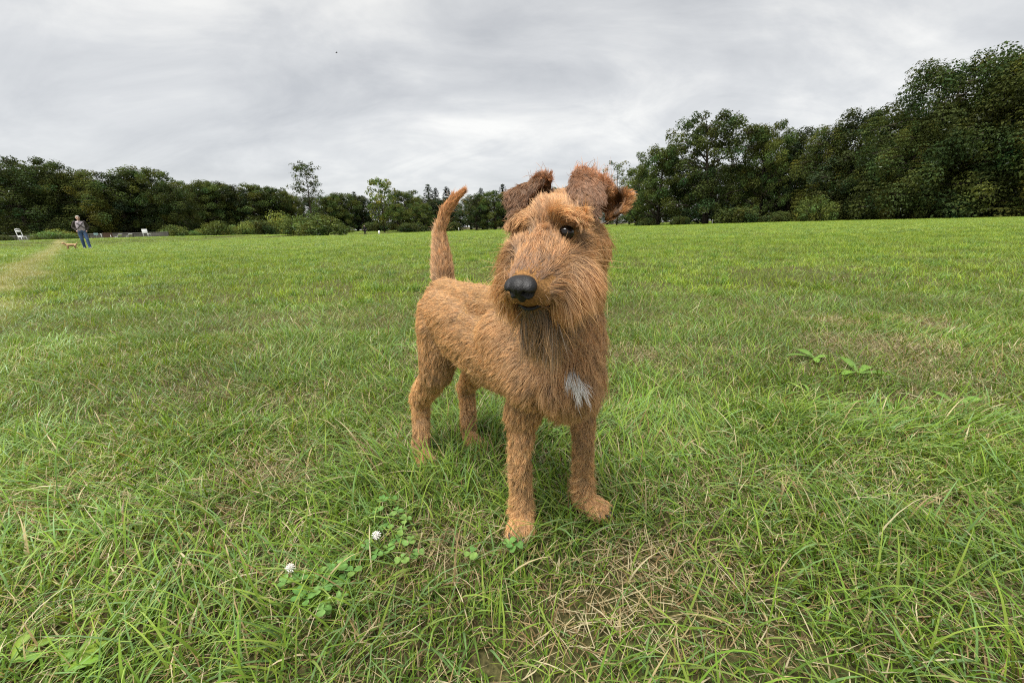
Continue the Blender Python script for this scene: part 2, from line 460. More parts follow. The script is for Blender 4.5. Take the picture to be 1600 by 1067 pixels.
# the far cheek, and the chin that carries the beard
body.cone(skf - SIDE * 0.034 - UPH * 0.012, 0.028, STOP - SIDE * 0.026 - UPH * 0.010, 0.026)
ch0 = NOSE - UPH * 0.042 - MUZ * 0.032; ch1 = ch0 + DN * 0.040 - MUZ * 0.014
body.cone(ch0, 0.017, ch1, 0.009)
region(ch0 + MUZ * 0.01, ch1 + MUZ * 0.004, 0.012, DN - MUZ * 0.25, 0.040, 0.30, (0.58, 0.55, 0.52), 0.6, 0.7)  # chin tint also carries mouth shade on top of the dark hair
# brows and cheeks
EYEL = Q(884, 365, 0.502); EYER = EYEL - SIDE * 0.0610 - MUZ * 0.004 - UPH * 0.003
for s, E in ((1, EYEL), (-1, EYER)):
    body.cone(E + UPH * 0.017 - SIDE * s * 0.012 - MUZ * 0.009, 0.0110, E + UPH * 0.014 + SIDE * s * 0.012 - MUZ * 0.011, 0.0105)
    region(E + UPH * 0.021 - SIDE * s * 0.014, E + UPH * 0.016 + SIDE * s * 0.017, 0.010, MUZ * 0.55 + UPH * 0.35 + SIDE * (1.0 if s > 0 else -0.35) + DN * (0.0 if s > 0 else 0.6), (0.023 if s > 0 else 0.014), (0.42 if s > 0 else 0.25), (1.14, 1.10, 1.04), 0.35, 0.40)
    region(E - UPH * 0.019 + MUZ * 0.008 - SIDE * s * 0.006, E - UPH * 0.022 + SIDE * s * 0.016, 0.010, -MUZ * 0.55 + DN * 0.7 + SIDE * s * 0.5, 0.022, 0.3, (1.02, 0.98, 0.92), 0.3, 0.3)
region(STOP + UPH * 0.024 - MUZ * 0.004, STOP + UPH * 0.036 - MUZ * 0.03, 0.011, UPH * 0.9 + MUZ * 0.15, 0.022, 0.6, (1.04, 0.98, 0.90), 0.4, 0.0)
# ears: the back wall of each ear, then the flap that folds over
EARM = (0.62, 0.52, 0.50)
def grid(rows):
    """rows of control points -> denser rows"""
    out_ = []
    R_ = [[Vector(p) for p in r] for r in rows]
    def cat(P, n):
        o_ = []
        for i in range(len(P) - 1):
            p0 = P[max(i - 1, 0)]; p1 = P[i]; p2 = P[i + 1]; p3 = P[min(i + 2, len(P) - 1)]
            for k in range(n):
                t = k / n
                o_.append(0.5 * ((2 * p1) + (p2 - p0) * t + (2 * p0 - 5 * p1 + 4 * p2 - p3) * t * t + (3 * p1 - p0 - 3 * p2 + p3) * t ** 3))
        o_.append(P[-1]); return o_
    rr = [cat(r, 4) for r in R_]
    colsN = len(rr[0])
    cs = [cat([r[j] for r in rr], 4) for j in range(colsN)]
    return [[cs[j][i] for j in range(colsN)] for i in range(len(cs[0]))]
# right ear of the dog (left in the photo)
earA = grid([[Q(806, 345, .585), Q(836, 334, .600), Q(864, 326, .585)],
             [Q(816, 312, .588), Q(842, 304, .605), Q(864, 298, .588)],
             [Q(834, 284, .585), Q(850, 277, .592), Q(863, 284, .585)],
             [Q(832, 281, .572), Q(846, 275, .576), Q(858, 279, .574)],
             [Q(808, 289, .560), Q(824, 294, .560), Q(836, 300, .562)],
             [Q(793, 297, .553), Q(804, 318, .550), Q(818, 328, .552)],
             [Q(794, 322, .548), Q(798, 336, .546), Q(804, 340, .547)]])
# left ear (right in the photo)
earB = grid([[Q(892, 328, .575), Q(925, 322, .600), Q(962, 346, .590)],
             [Q(893, 300, .580), Q(925, 294, .606), Q(968, 318, .590)],
             [Q(896, 276, .580), Q(922, 272, .592), Q(962, 294, .580)],
             [Q(893, 274, .568), Q(914, 271, .570), Q(944, 287, .570)],
             [Q(888, 296, .548), Q(908, 298, .540), Q(944, 306, .552)],
             [Q(892, 320, .536), Q(912, 324, .530), Q(938, 322, .544)],
             [Q(902, 336, .530), Q(915, 341, .527), Q(930, 336, .536)]])
earC = grid([[Q(938, 300, .575), Q(962, 296, .572), Q(980, 300, .560)],
             [Q(944, 325, .592), Q(966, 318, .590), Q(984, 314, .556)],
             [Q(944, 350, .585), Q(958, 342, .572), Q(974, 334, .556)]])
for g_, t_ in ((earA, 0.0045), (earB, 0.0045), (earC, 0.0045)):
    body.sheet(g_, t_)
def ear_region(g, r0, r1, flow, ln, lift, tint, frizz):
    n_ = len(g)
    for i in range(r0, min(r1, n_ - 1)):
        region(g[i][0], g[i][-1], 0.003, flow, ln, lift, tint, frizz, 0.1)
nA = len(earA)
ear_region(earA, 0, 7, UPH + Vector((0, 0, 0.2)), 0.009, 0.25, (0.24, 0.17, 0.135), 0.4)
ear_region(earA, 8, 12, Vector((0.1, 0.1, 1)), 0.009, 0.3, (0.72, 0.50, 0.40), 0.8)
ear_region(earA, 12, nA, Vector((-0.6, -0.1, -0.7)), 0.013, 0.22, (0.38, 0.31, 0.31), 0.5)
ear_region(earB, 0, 7, Vector((0, 0, 1)), 0.009, 0.25, (0.24, 0.17, 0.135), 0.4)
ear_region(earB, 8, 12, Vector((0.1, 0.15, 1)), 0.010, 0.3, (0.76, 0.54, 0.44), 0.8)
ear_region(earB, 12, len(earB), Vector((0.1, -0.1, -1)), 0.014, 0.22, (0.34, 0.255, 0.25), 0.5)
for i in range(len(earC) - 1):
    region(earC[i][2], earC[i + 1][2], 0.004, SIDE * 0.8 + Vector((0, 0, 0.3)), 0.008, 0.3, (0.9, 0.76, 0.66), 0.6, 0)
    region(earC[i][5], earC[i + 1][5], 0.003, Vector((0, 0, 1)), 0.006, 0.2, (0.16, 0.13, 0.12), 0.3, 0)
    region(earC[i][-1], earC[i + 1][-1], 0.004, SIDE * 0.9 + Vector((0, 0, 0.35)), 0.012, 0.45, (1.0, 0.88, 0.78), 0.6, 0)

SKIN = body.remeshed('body', 0.0042, 5, 0.5)
BASE = np.array([0.60, 0.348, 0.146])

m, t, b = mat_nodes('dog_skin')
at_ = t.nodes.new('ShaderNodeAttribute'); at_.attribute_name = 'tint'
tcn_ = t.nodes.new('ShaderNodeTexCoord'); nz_ = t.nodes.new('ShaderNodeTexNoise'); nz_.inputs['Scale'].default_value = 420; nz_.inputs['Detail'].default_value = 3
t.links.new(tcn_.outputs['Object'], nz_.inputs['Vector'])
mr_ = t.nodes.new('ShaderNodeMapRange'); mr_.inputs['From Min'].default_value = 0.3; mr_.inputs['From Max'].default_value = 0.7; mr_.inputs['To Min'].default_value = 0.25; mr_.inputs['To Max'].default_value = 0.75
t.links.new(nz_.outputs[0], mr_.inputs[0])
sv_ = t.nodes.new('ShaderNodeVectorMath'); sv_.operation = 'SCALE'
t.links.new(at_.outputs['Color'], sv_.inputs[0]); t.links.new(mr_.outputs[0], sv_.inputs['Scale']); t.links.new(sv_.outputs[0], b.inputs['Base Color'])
b.inputs['Roughness'].default_value = 0.9
b.inputs['Specular IOR Level'].default_value = 0.1
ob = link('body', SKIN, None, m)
def own(o, parent):
    """parent at the parent's origin while the geometry is in world coordinates"""
    o.parent = parent
    o.matrix_parent_inverse = Matrix.Translation(-parent.location)
own(ob, dog)

# eyes and nose
m_eye, t, b = mat_nodes('eye_dark'); b.inputs['Base Color'].default_value = (0.012, 0.008, 0.006, 1); b.inputs['Roughness'].default_value = 0.06
m_nose = simple_mat('nose_leather', (0.010, 0.0095, 0.0095), 0.5, 0.3, 700, 0.4, 0.8)
for s, E in ((1, EYEL), (-1, EYER)):
    own(link('eye', MB().ball(E - MUZ * (0.0022 if s > 0 else 0.010) + UPH * 0.000, 0.0098, 3).mesh('eye'), None, m_eye), dog)
nb = MB()
nq = NOSE
RN = Matrix((SIDE, -MUZ, UPH)).transposed()
nb.ball(nq + UPH * 0.0028 - MUZ * 0.004, (0.0175, 0.0140, 0.0080), 3, RN)
nb.ball(nq + UPH * 0.0010, (0.0125, 0.0130, 0.0105), 3, RN)
for s in (-1, 1):
    nb.ball(nq + SIDE * s * 0.0115 + UPH * 0.0005 - MUZ * 0.001, (0.0075, 0.0115, 0.0080), 3, RN)
    nb.ball(nq + SIDE * s * 0.0085 - UPH * 0.0075 - MUZ * 0.001, (0.0065, 0.0095, 0.0055), 3, RN)
nb.ball(nq - UPH * 0.0105 - MUZ * 0.001, (0.0055, 0.0095, 0.0080), 2, RN)
nme = nb.remeshed('nose', 0.0011, 6, 0.5)
# push the nostrils and the groove in
nv = np.empty(len(nme.vertices) * 3, dtype=np.float32); nme.vertices.foreach_get('co', nv); nv = nv.reshape(-1, 3)
def push(c, r, amt, d):
    c = np.array(c); dd = np.linalg.norm(nv - c, axis=1); k = np.exp(-(dd / r) ** 2)
    nv[:] = nv + np.array(d)[None, :] * (amt * k)[:, None]
for s in (-1, 1):
    for k in range(5):
        push(nq + SIDE * s * (0.0070 + 0.0022 * k) + MUZ * (0.0105 - 0.0014 * k) - UPH * (0.0030 + 0.0004 * k * k * 0.5), 0.0026, 0.0085, -MUZ + SIDE * (-s) * 0.25)
for k in range(8):
    push(nq + MUZ * 0.012 - UPH * (-0.002 + 0.0022 * k), 0.0013, 0.0014, -MUZ)
nme.vertices.foreach_set('co', nv.ravel()); nme.update()
own(link('nose', nme, None, m_nose), dog)
# dark lip line below the nose
lip = MB()
lp = []
for k in range(-8, 9):
    a_ = k / 8.0
    lp.append(NOSE - UPH * (0.0285 + 0.004 * (1 - a_ * a_) - 0.002 * abs(a_)) - MUZ * (0.0065 + 0.030 * a_ * a_) + SIDE * 0.0275 * a_)
lip.tube(lp, [0.0009 + 0.0013 * (1 - (k / 8.0) ** 2) for k in range(-8, 9)], 8)
claw_m = simple_mat('claw', (.035, .028, .024), .4, .2, 90, .5)
for (toe, dv) in ((fr_toe, None), (fl_toe, None)):
    d = Vector((0.0, -1, 0)) if toe is fr_toe else Vector((0.65, -0.76, 0)); sd = Vector((-d.y, d.x, 0))
    for o_, f_ in ((-0.019, -0.004), (-0.0065, 0.009), (0.0065, 0.009), (0.019, -0.004)):
        c0 = toe + d * f_ + sd * o_ + Vector((0, 0, 0.002))
        own(link('claw', MB().tube([c0, c0 + d * 0.008 + Vector((0, 0, .001)), c0 + d * 0.014 + Vector((0, 0, -.005))], [.0030, .0026, .0006], 7).mesh('claw'), None, claw_m), dog)
own(link('lip', lip.mesh('lip'), None, m_nose), dog)

# ---- fur
def sample_surface(me, n, weight=None):
    me.calc_loop_triangles()
    V = np.empty(len(me.vertices) * 3, dtype=np.float64); me.vertices.foreach_get('co', V); V = V.reshape(-1, 3)
    N = np.empty(len(me.vertices) * 3, dtype=np.float64); me.vertices.foreach_get('normal', N); N = N.reshape(-1, 3)
    T = np.empty(len(me.loop_triangles) * 3, dtype=np.int32); me.loop_triangles.foreach_get('vertices', T); T = T.reshape(-1, 3)
    A = np.linalg.norm(np.cross(V[T[:, 1]] - V[T[:, 0]], V[T[:, 2]] - V[T[:, 0]]), axis=1) / 2
    if weight is not None:
        A = A * weight((V[T[:, 0]] + V[T[:, 1]] + V[T[:, 2]]) / 3)
    idx = rng.choice(len(T), n, p=A / A.sum())
    u = rng.random(n); v = rng.random(n); f = u + v > 1; u[f] = 1 - u[f]; v[f] = 1 - v[f]
    tri = T[idx]
    P = V[tri[:, 0]] * (1 - u - v)[:, None] + V[tri[:, 1]] * u[:, None] + V[tri[:, 2]] * v[:, None]
    NN = N[tri[:, 0]] * (1 - u - v)[:, None] + N[tri[:, 1]] * u[:, None] + N[tri[:, 2]] * v[:, None]
    NN /= np.linalg.norm(NN, axis=1)[:, None] + 1e-9
    return P, NN

S0 = np.array([s[0] for s in SEG]); S1 = np.array([s[1] for s in SEG]); SR = np.array([s[2] for s in SEG])
SF = np.array([s[3] for s in SEG]); SL = np.array([s[4] for s in SEG]); SLift = np.array([s[5] for s in SEG])
ST = np.array([s[6] for s in SEG]); SZ = np.array([s[7] for s in SEG]); SG = np.array([s[8] for s in SEG])
def groom(P):
    n = len(P); D = np.empty((n, len(SEG)))
    for i in range(len(SEG)):
        d = S1[i] - S0[i]; ll = (d * d).sum() + 1e-12
        t_ = np.clip(((P - S0[i]) @ d) / ll, 0, 1)
        D[:, i] = np.linalg.norm(P - (S0[i] + t_[:, None] * d), axis=1) - SR[i]
    Wt = 1.0 / (np.clip(D, 0.0, None) + 0.0035) ** 3.2
    Wt /= Wt.sum(1)[:, None]
    return Wt @ SF, Wt @ SL, Wt @ SLift, Wt @ ST, Wt @ SZ, Wt @ SG

V_ = np.empty(len(SKIN.vertices) * 3, dtype=np.float32); SKIN.vertices.foreach_get('co', V_)
ta_ = SKIN.attributes.new('tint', 'FLOAT_COLOR', 'POINT')
c4_ = np.ones((len(SKIN.vertices), 4), dtype=np.float32); c4_[:, :3] = BASE * groom(V_.reshape(-1, 3).astype(float))[3]
ta_.data.foreach_set('color', c4_.ravel())
HEADCEN = np.array((STOP + skf) / 2)
nose_c = np.array(NOSE); lipc = np.array(NOSE - UPH * 0.029 - MUZ * 0.008)
eyes = [np.array(EYEL), np.array(EYER)]
NH = 380000
P, N = sample_surface(SKIN, NH, lambda c: 1.0 + 2.2 * np.exp(-(np.linalg.norm(c - HEADCEN, axis=1) / 0.11) ** 2) + 3.0 * (c[:, 2] > 0.612))
flow, ln, lift, tint, friz, grav = groom(P)
keep = (np.linalg.norm(P - nose_c, axis=1) > 0.0165)
keep &= ~((np.linalg.norm(P - lipc, axis=1) < 0.006) & (rng.random(len(P)) < 0.7))
keep &= np.linalg.norm(P - (eyes[0] + np.array(MUZ) * 0.005 - np.array(UPH) * 0.003), axis=1) > 0.0118
P, N, flow, ln, lift, tint, friz, grav = [a[keep] for a in (P, N, flow, ln, lift, tint, friz, grav)]
n = len(P)
# short hair close to the nose and the eyes
dn = np.linalg.norm(P - nose_c, axis=1)
ln *= np.clip((dn - 0.006) / 0.036, 0.2, 1)
rel = P - nose_c
fw_ = rel @ np.array(MUZ); up_ = rel @ np.array(UPH); sd_ = np.abs(rel @ np.array(SIDE))
lipz = (fw_ > -0.030) & (up_ < 0.0) & (up_ > -0.034) & (sd_ < 0.024)
ln[lipz] = np.clip(ln[lipz] * 0.34, 0.0055, 0.013); lift[lipz] *= 0.6
for e_ in eyes:
    de = np.linalg.norm(P - e_, axis=1); ln *= np.clip((de - 0.004) / 0.016, 0.35, 1)
# around the muzzle the hair parts at the bridge
def vnoise(P, f, seed):
    """cheap smooth vector noise"""
    r_ = np.random.default_rng(seed); o_ = np.zeros_like(P)
    for k in range(5):
        d_ = r_.normal(size=(3, 3)) * f * (1.0 + 0.55 * k); ph = r_.random(3) * 6.28
        o_ += np.sin(P @ d_ + ph)
    return o_ / 3.0
# clump centres
NC = n // 18
ci = rng.choice(n, NC, replace=False)
kd = kdtree.KDTree(NC)
Pl = P.tolist()
for k, i in enumerate(ci):
    kd.insert(Pl[i], k)
kd.balance()
near = np.fromiter((kd.find(p)[1] for p in Pl), dtype=np.int64, count=n)
cj = ci[near]
fl = flow + vnoise(P, 55, 3) * 0.20 * (0.4 + friz)[:, None] + vnoise(P, 160, 4) * 0.18 * (0.3 + friz)[:, None]
cr_ = rng.normal(size=(NC, 3)) * 0.26
fl += cr_[near] * friz[:, None] + rng.normal(size=(n, 3)) * (0.19 * friz)[:, None]
# comb the flow into the surface and lift it
dotn = (fl * N).sum(1)
tan = fl - N * dotn[:, None]
tan /= np.linalg.norm(tan, axis=1)[:, None] + 1e-9
ridge = np.zeros(n, bool)
for g_ in (earA, earB):
    for q_ in [c for row in g_[9:12] for c in row]:
        ridge |= np.linalg.norm(P - np.array(q_), axis=1) < 0.006
ridge &= (rng.random(n) < 0.035)
ln[ridge] = 0.01 + 0.020 * rng.random(ridge.sum())
bl0 = np.array(Q(889, 564, 0.615)); bl1 = np.array(Q(895, 582, 0.615))
pb = P.copy()
ab_ = bl1 - bl0; tb = np.clip(((pb - bl0) @ ab_) / (ab_ @ ab_), 0, 1)
db = pb - (bl0 + tb[:, None] * ab_)
dl = np.sqrt(db[:, 0] ** 2 + db[:, 2] ** 2)
wm = (dl < 0.0044 + 0.003 * rng.random(n)) & (P[:, 1] < 0.70)
ln[wm] *= 1.2; lift[wm] += 0.16
lf = lift * (0.75 + 0.5 * rng.random(n))
lf = np.where(ridge, 0.75, lf)
d0 = tan * (1 - lf)[:, None] + N * lf[:, None]
d0 /= np.linalg.norm(d0, axis=1)[:, None]
lc = rng.random(NC) * 0.35 + 0.82
ln = ln * lc[near] * (0.65 + 0.5 * rng.random(n))
ln = np.where(ridge, 0.008 + 0.022 * rng.random(n) ** 2, ln)
long_ = rng.random(n) < 0.06
ln[long_] *= 1.35
stray = (rng.random(n) < 0.03) & ~ridge
KP = 6
tt = np.linspace(0, 1, KP)
pts = np.empty((n, KP, 3))
gv = np.array([0, 0, -1.0])
cur = P - N * 0.001
pts[:, 0] = cur
gd_ = rng.normal(size=(n, 3)) * 0.55 * stray[:, None]
for k in range(1, KP):
    tm = tt[k]
    dd = d0 * (1 - 0.5 * tm) + tan * (0.55 * tm) + gv * (grav * 1.1 * tm)[:, None] + fl * (0.22 * tm) + gd_ * (0.4 + tm) + N * (0.25 * stray)[:, None]
    dd /= np.linalg.norm(dd, axis=1)[:, None]
    cur = cur + dd * (ln / (KP - 1))[:, None]
    pts[:, k] = cur
# clumping: towards the clump's own strand
shift = pts[cj] - pts
dist0 = np.linalg.norm(shift[:, 0], axis=1)
cl = 0.66 * (0.3 + 0.7 * rng.random(n)) * (~stray) * np.exp(-(dist0 / 0.009) ** 2)
pts += shift * (cl[:, None] * (tt ** 1.4)[None, :])[:, :, None]
# a little wave
ph = rng.random(NC)[near] * 6.28
wv = np.cross(d0, N); wv /= np.linalg.norm(wv, axis=1)[:, None] + 1e-9
pts += wv[:, None, :] * (np.sin(ph[:, None] + tt[None, :] * 5.5) * (0.13 * ln * friz)[:, None] * tt[None, :])[:, :, None]
# colour
BASE = np.array([0.60, 0.348, 0.146])
col = BASE[None, :] * tint
cv = (0.74 + 0.48 * rng.random(NC))[near] * (0.85 + 0.3 * rng.random(n))
col = col * cv[:, None]
col *= (1 + 0.16 * np.clip(vnoise(P, 34, 9)[:, :1], -1.3, 1.3))
pale = (rng.random(n) < 0.22); col[pale] = col[pale] * np.array([1.35, 1.45, 1.6])
dark = (rng.random(n) < 0.09); col[dark] = col[dark] * np.array([0.55, 0.45, 0.40])
# white blaze on the chest, grizzled beard, dark muzzle top behind the nose, dark ring round the eye
col[wm] = np.array([1.0, 0.99, 0.97]) * (0.95 + 0.1 * rng.random(wm.sum()))[:, None]
jl = np.array(low0 - UPH * 0.02); j2 = np.array(low1 - UPH * 0.012)
tb = np.clip(((P - jl) @ (j2 - jl)) / ((j2 - jl) @ (j2 - jl)), 0, 1)
dj = np.linalg.norm(P - (jl + tb[:, None] * (j2 - jl)), axis=1)
gz = (dj < 0.026) & (rng.random(n) < 0.42)
col[gz] = np.array([0.21, 0.155, 0.10]) * (0.4 + 0.8 * rng.random(gz.sum()))[:, None]
dk = np.exp(-((dn - 0.012) / 0.028) ** 2) * (rel @ np.array(UPH) > -0.006)
col *= (1 - dk[:, None] * np.array([0.50, 0.58, 0.62]))
for e_ in eyes:
    de = np.linalg.norm(P - e_, axis=1); k_ = np.exp(-(de / 0.0165) ** 2)
    col *= (1 - 0.65 * k_)[:, None]
col = np.clip(col, 0.01, 1.0)

def hair_object(name, pts, col, rad, mat, parent):
    n, kp, _ = pts.shape
    hc = bpy.data.hair_curves.new(name)
    hc.add_curves([kp] * n)
    pa = hc.attributes.get('position') or hc.attributes.new('position', 'FLOAT_VECTOR', 'POINT')
    pa.data.foreach_set('vector', pts.astype(np.float32).ravel())
    ra = hc.attributes.get('radius') or hc.attributes.new('radius', 'FLOAT', 'POINT')
    ra.data.foreach_set('value', rad.astype(np.float32).ravel())
    ta = hc.attributes.new('tint', 'FLOAT_COLOR', 'CURVE')
    c4 = np.ones((n, 4), dtype=np.float32); c4[:, :3] = col
    ta.data.foreach_set('color', c4.ravel())
    hc.materials.append(mat)
    o = bpy.data.objects.new(name, hc)
    COL.objects.link(o)
    own(o, parent)
    return o

def fur_mat(name, spec=0.16, trans=0.18):
    m = bpy.data.materials.new(name); m.use_nodes = True
    t = m.node_tree; t.nodes.clear(); K = t.links.new
    o = t.nodes.new('ShaderNodeOutputMaterial')
    at = t.nodes.new('ShaderNodeAttribute'); at.attribute_name = 'tint'
    hi = t.nodes.new('ShaderNodeHairInfo')
    rp = t.nodes.new('ShaderNodeMapRange'); rp.inputs['To Min'].default_value = 0.32; rp.inputs['To Max'].default_value = 1.32  # pale tips; roots darkened, the coat's depth shade put into the colour
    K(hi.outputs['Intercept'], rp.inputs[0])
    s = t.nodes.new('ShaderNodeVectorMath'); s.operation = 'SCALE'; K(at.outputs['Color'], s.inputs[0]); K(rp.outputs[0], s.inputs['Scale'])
    d = t.nodes.new('ShaderNodeBsdfDiffuse'); K(s.outputs[0], d.inputs['Color'])
    tr = t.nodes.new('ShaderNodeBsdfTranslucent'); K(s.outputs[0], tr.inputs['Color'])
    mx_ = t.nodes.new('ShaderNodeMixShader'); mx_.inputs[0].default_value = trans
    K(d.outputs[0], mx_.inputs[1]); K(tr.outputs[0], mx_.inputs[2])
    h = t.nodes.new('ShaderNodeBsdfHair'); h.component = 'Reflection'
    h.inputs['RoughnessU'].default_value = 0.35; h.inputs['RoughnessV'].default_value = 0.9
    h.inputs['Color'].default_value = (0.9, 0.8, 0.7, 1)
    m2 = t.nodes.new('ShaderNodeMixShader'); m2.inputs[0].default_value = spec
    K(mx_.outputs[0], m2.inputs[1]); K(h.outputs[0], m2.inputs[2])
    K(m2.outputs[0], o.inputs['Surface'])
    return m
rad = (0.00021 * (0.8 + 0.5 * rng.random(n)))[:, None] * np.array([0.9, 1.0, 0.95, 0.8, 0.55, 0.18])[None, :]
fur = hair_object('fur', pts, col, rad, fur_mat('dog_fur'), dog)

# ------------------------------------------------------------------ the ground
def dry(x, y):
    """how dead the sward is: straw patches where they lie on the real lawn, plus noise"""
    v = np.zeros_like(x)
    for (cx, cy, rx, ry, a) in DRY:
        v = np.maximum(v, a * np.exp(-(((x - cx) / rx) ** 2 + ((y - cy) / ry) ** 2)))
    n_ = np.sin(x * 5.1 + 1.3 + 1.7 * np.sin(y * 3.3)) * np.sin(y * 6.3 + 0.7 + 1.5 * np.sin(x * 4.1)) * 0.5 + np.sin(x * 13.0 + 2.1 * np.sin(y * 9)) * np.sin(y * 15.0 + 1.0) * 0.3
    return np.clip(v + 0.10 + 0.26 * n_, 0, 1)
DRY = []
for (px, py, wpx, hpx, a) in ((920, 960, 75, 45, 0.85), (1010, 890, 90, 40, 0.6), (690, 865, 60, 45, 0.7), (1060, 980, 90, 50, 0.7), (850, 1010, 60, 40, 0.6), (420, 740, 70, 25, .55), (560, 700, 90, 30, .4),
                              (1370, 545, 95, 26, 0.95), (1300, 505, 35, 10, 0.8), (1445, 508, 30, 10, 0.95), (1420, 585, 70, 18, 0.7), (1470, 632, 40, 12, 0.8), (1580, 705, 40, 18, 0.95), (1010, 435, 30, 6, .6),
                              (1010, 560, 60, 20, .5), (545, 432, 22, 4, .8), (60, 790, 70, 30, .5), (1150, 760, 120, 40, .35), (1050, 690, 60, 25, .45), (450, 900, 60, 30, .4), (1500, 800, 80, 30, .4), (470, 500, 60, 8, .5), (340, 620, 90, 14, .35)):
    c = Q(px, py, 1.0)
    s = CAM_H / (CAM_H - c.z); x_, y_ = c.x * s, s
    d = math.hypot(px - 800, 0)
    e1 = Q(px + wpx, py, 1.0); s1 = CAM_H / (CAM_H - e1.z)
    e2 = Q(px, py + hpx, 1.0); s2 = CAM_H / (CAM_H - e2.z)
    DRY.append((x_, y_, 1.2 * abs(e1.x * s1 - x_), 1.25 * abs(s2 - y_), a))

def sstep(v):
    v = np.clip(v, 0, 1); return v * v * (3 - 2 * v)
def terrain(x, y):
    """the meadow swells a little on the far left and dips towards the far middle"""
    x = np.asarray(x, float); y = np.asarray(y, float)
    return 0.42 * sstep((-x - 24) / 16) * sstep((y - 24) / 15) - 0.50 * sstep((y - 40) / 45) * np.exp(-((x + 16) / 42) ** 2)
gx = np.concatenate([-np.geomspace(900, 2, 80), np.linspace(-1.9, 1.9, 20), np.geomspace(2, 900, 80)])
gy = np.concatenate([np.linspace(-60, -1, 8), np.linspace(-0.8, 3, 20), np.geomspace(3.2, 1500, 110)])
XX, YY = np.meshgrid(gx, gy)
ZZ = terrain(XX, YY)
V = np.stack([XX, YY, ZZ], -1).reshape(-1, 3)
nx_, ny_ = len(gx), len(gy)
ii = (np.arange(ny_ - 1)[:, None] * nx_ + np.arange(nx_ - 1)[None, :]).ravel()
F = np.stack([ii, ii + 1, ii + nx_ + 1, ii + nx_], 1)
gm = mesh_arrays('ground', V, [F])
m, t, b = mat_nodes('soil_and_thatch')
K = t.links.new
g = t.nodes.new('ShaderNodeNewGeometry')
def tnoise(scale, detail=5):
    n = t.nodes.new('ShaderNodeTexNoise'); n.inputs['Scale'].default_value = scale; n.inputs['Detail'].default_value = detail
    K(g.outputs['Position'], n.inputs['Vector']); return n
na = tnoise(130, 8); nb_ = tnoise(2.2, 5)
r1 = t.nodes.new('ShaderNodeValToRGB'); r1.color_ramp.elements[0].color = (0.022, 0.018, 0.009, 1); r1.color_ramp.elements[0].position = 0.32
r1.color_ramp.elements[1].color = (0.12, 0.092, 0.045, 1); r1.color_ramp.elements[1].position = 0.72
K(na.outputs[0], r1.inputs[0])
r2 = t.nodes.new('ShaderNodeValToRGB'); r2.color_ramp.elements[0].color = (0.026, 0.030, 0.011, 1); r2.color_ramp.elements[0].position = 0.3
r2.color_ramp.elements[1].color = (0.10, 0.105, 0.034, 1); r2.color_ramp.elements[1].position = 0.7
K(na.outputs[0], r2.inputs[0])
rf = t.nodes.new('ShaderNodeMapRange'); rf.inputs['From Min'].default_value = 0.40; rf.inputs['From Max'].default_value = 0.60
K(nb_.outputs[0], rf.inputs[0])
mg = t.nodes.new('ShaderNodeMixRGB'); K(rf.outputs[0], mg.inputs[0]); K(r1.outputs[0], mg.inputs[1]); K(r2.outputs[0], mg.inputs[2])
K(path_mix(t, g, mg.outputs[0]), b.inputs['Base Color'])
b.inputs['Roughness'].default_value = 0.95; b.inputs['Specular IOR Level'].default_value = 0.1
bp = t.nodes.new('ShaderNodeBump'); bp.inputs['Strength'].default_value = 0.6; bp.inputs['Distance'].default_value = 0.01
K(na.outputs[0], bp.inputs['Height']); K(bp.outputs[0], b.inputs['Normal'])
put(link('ground', gm, None, m), 'level meadow ground of soil and thatch under the grass', None, None, 'structure')

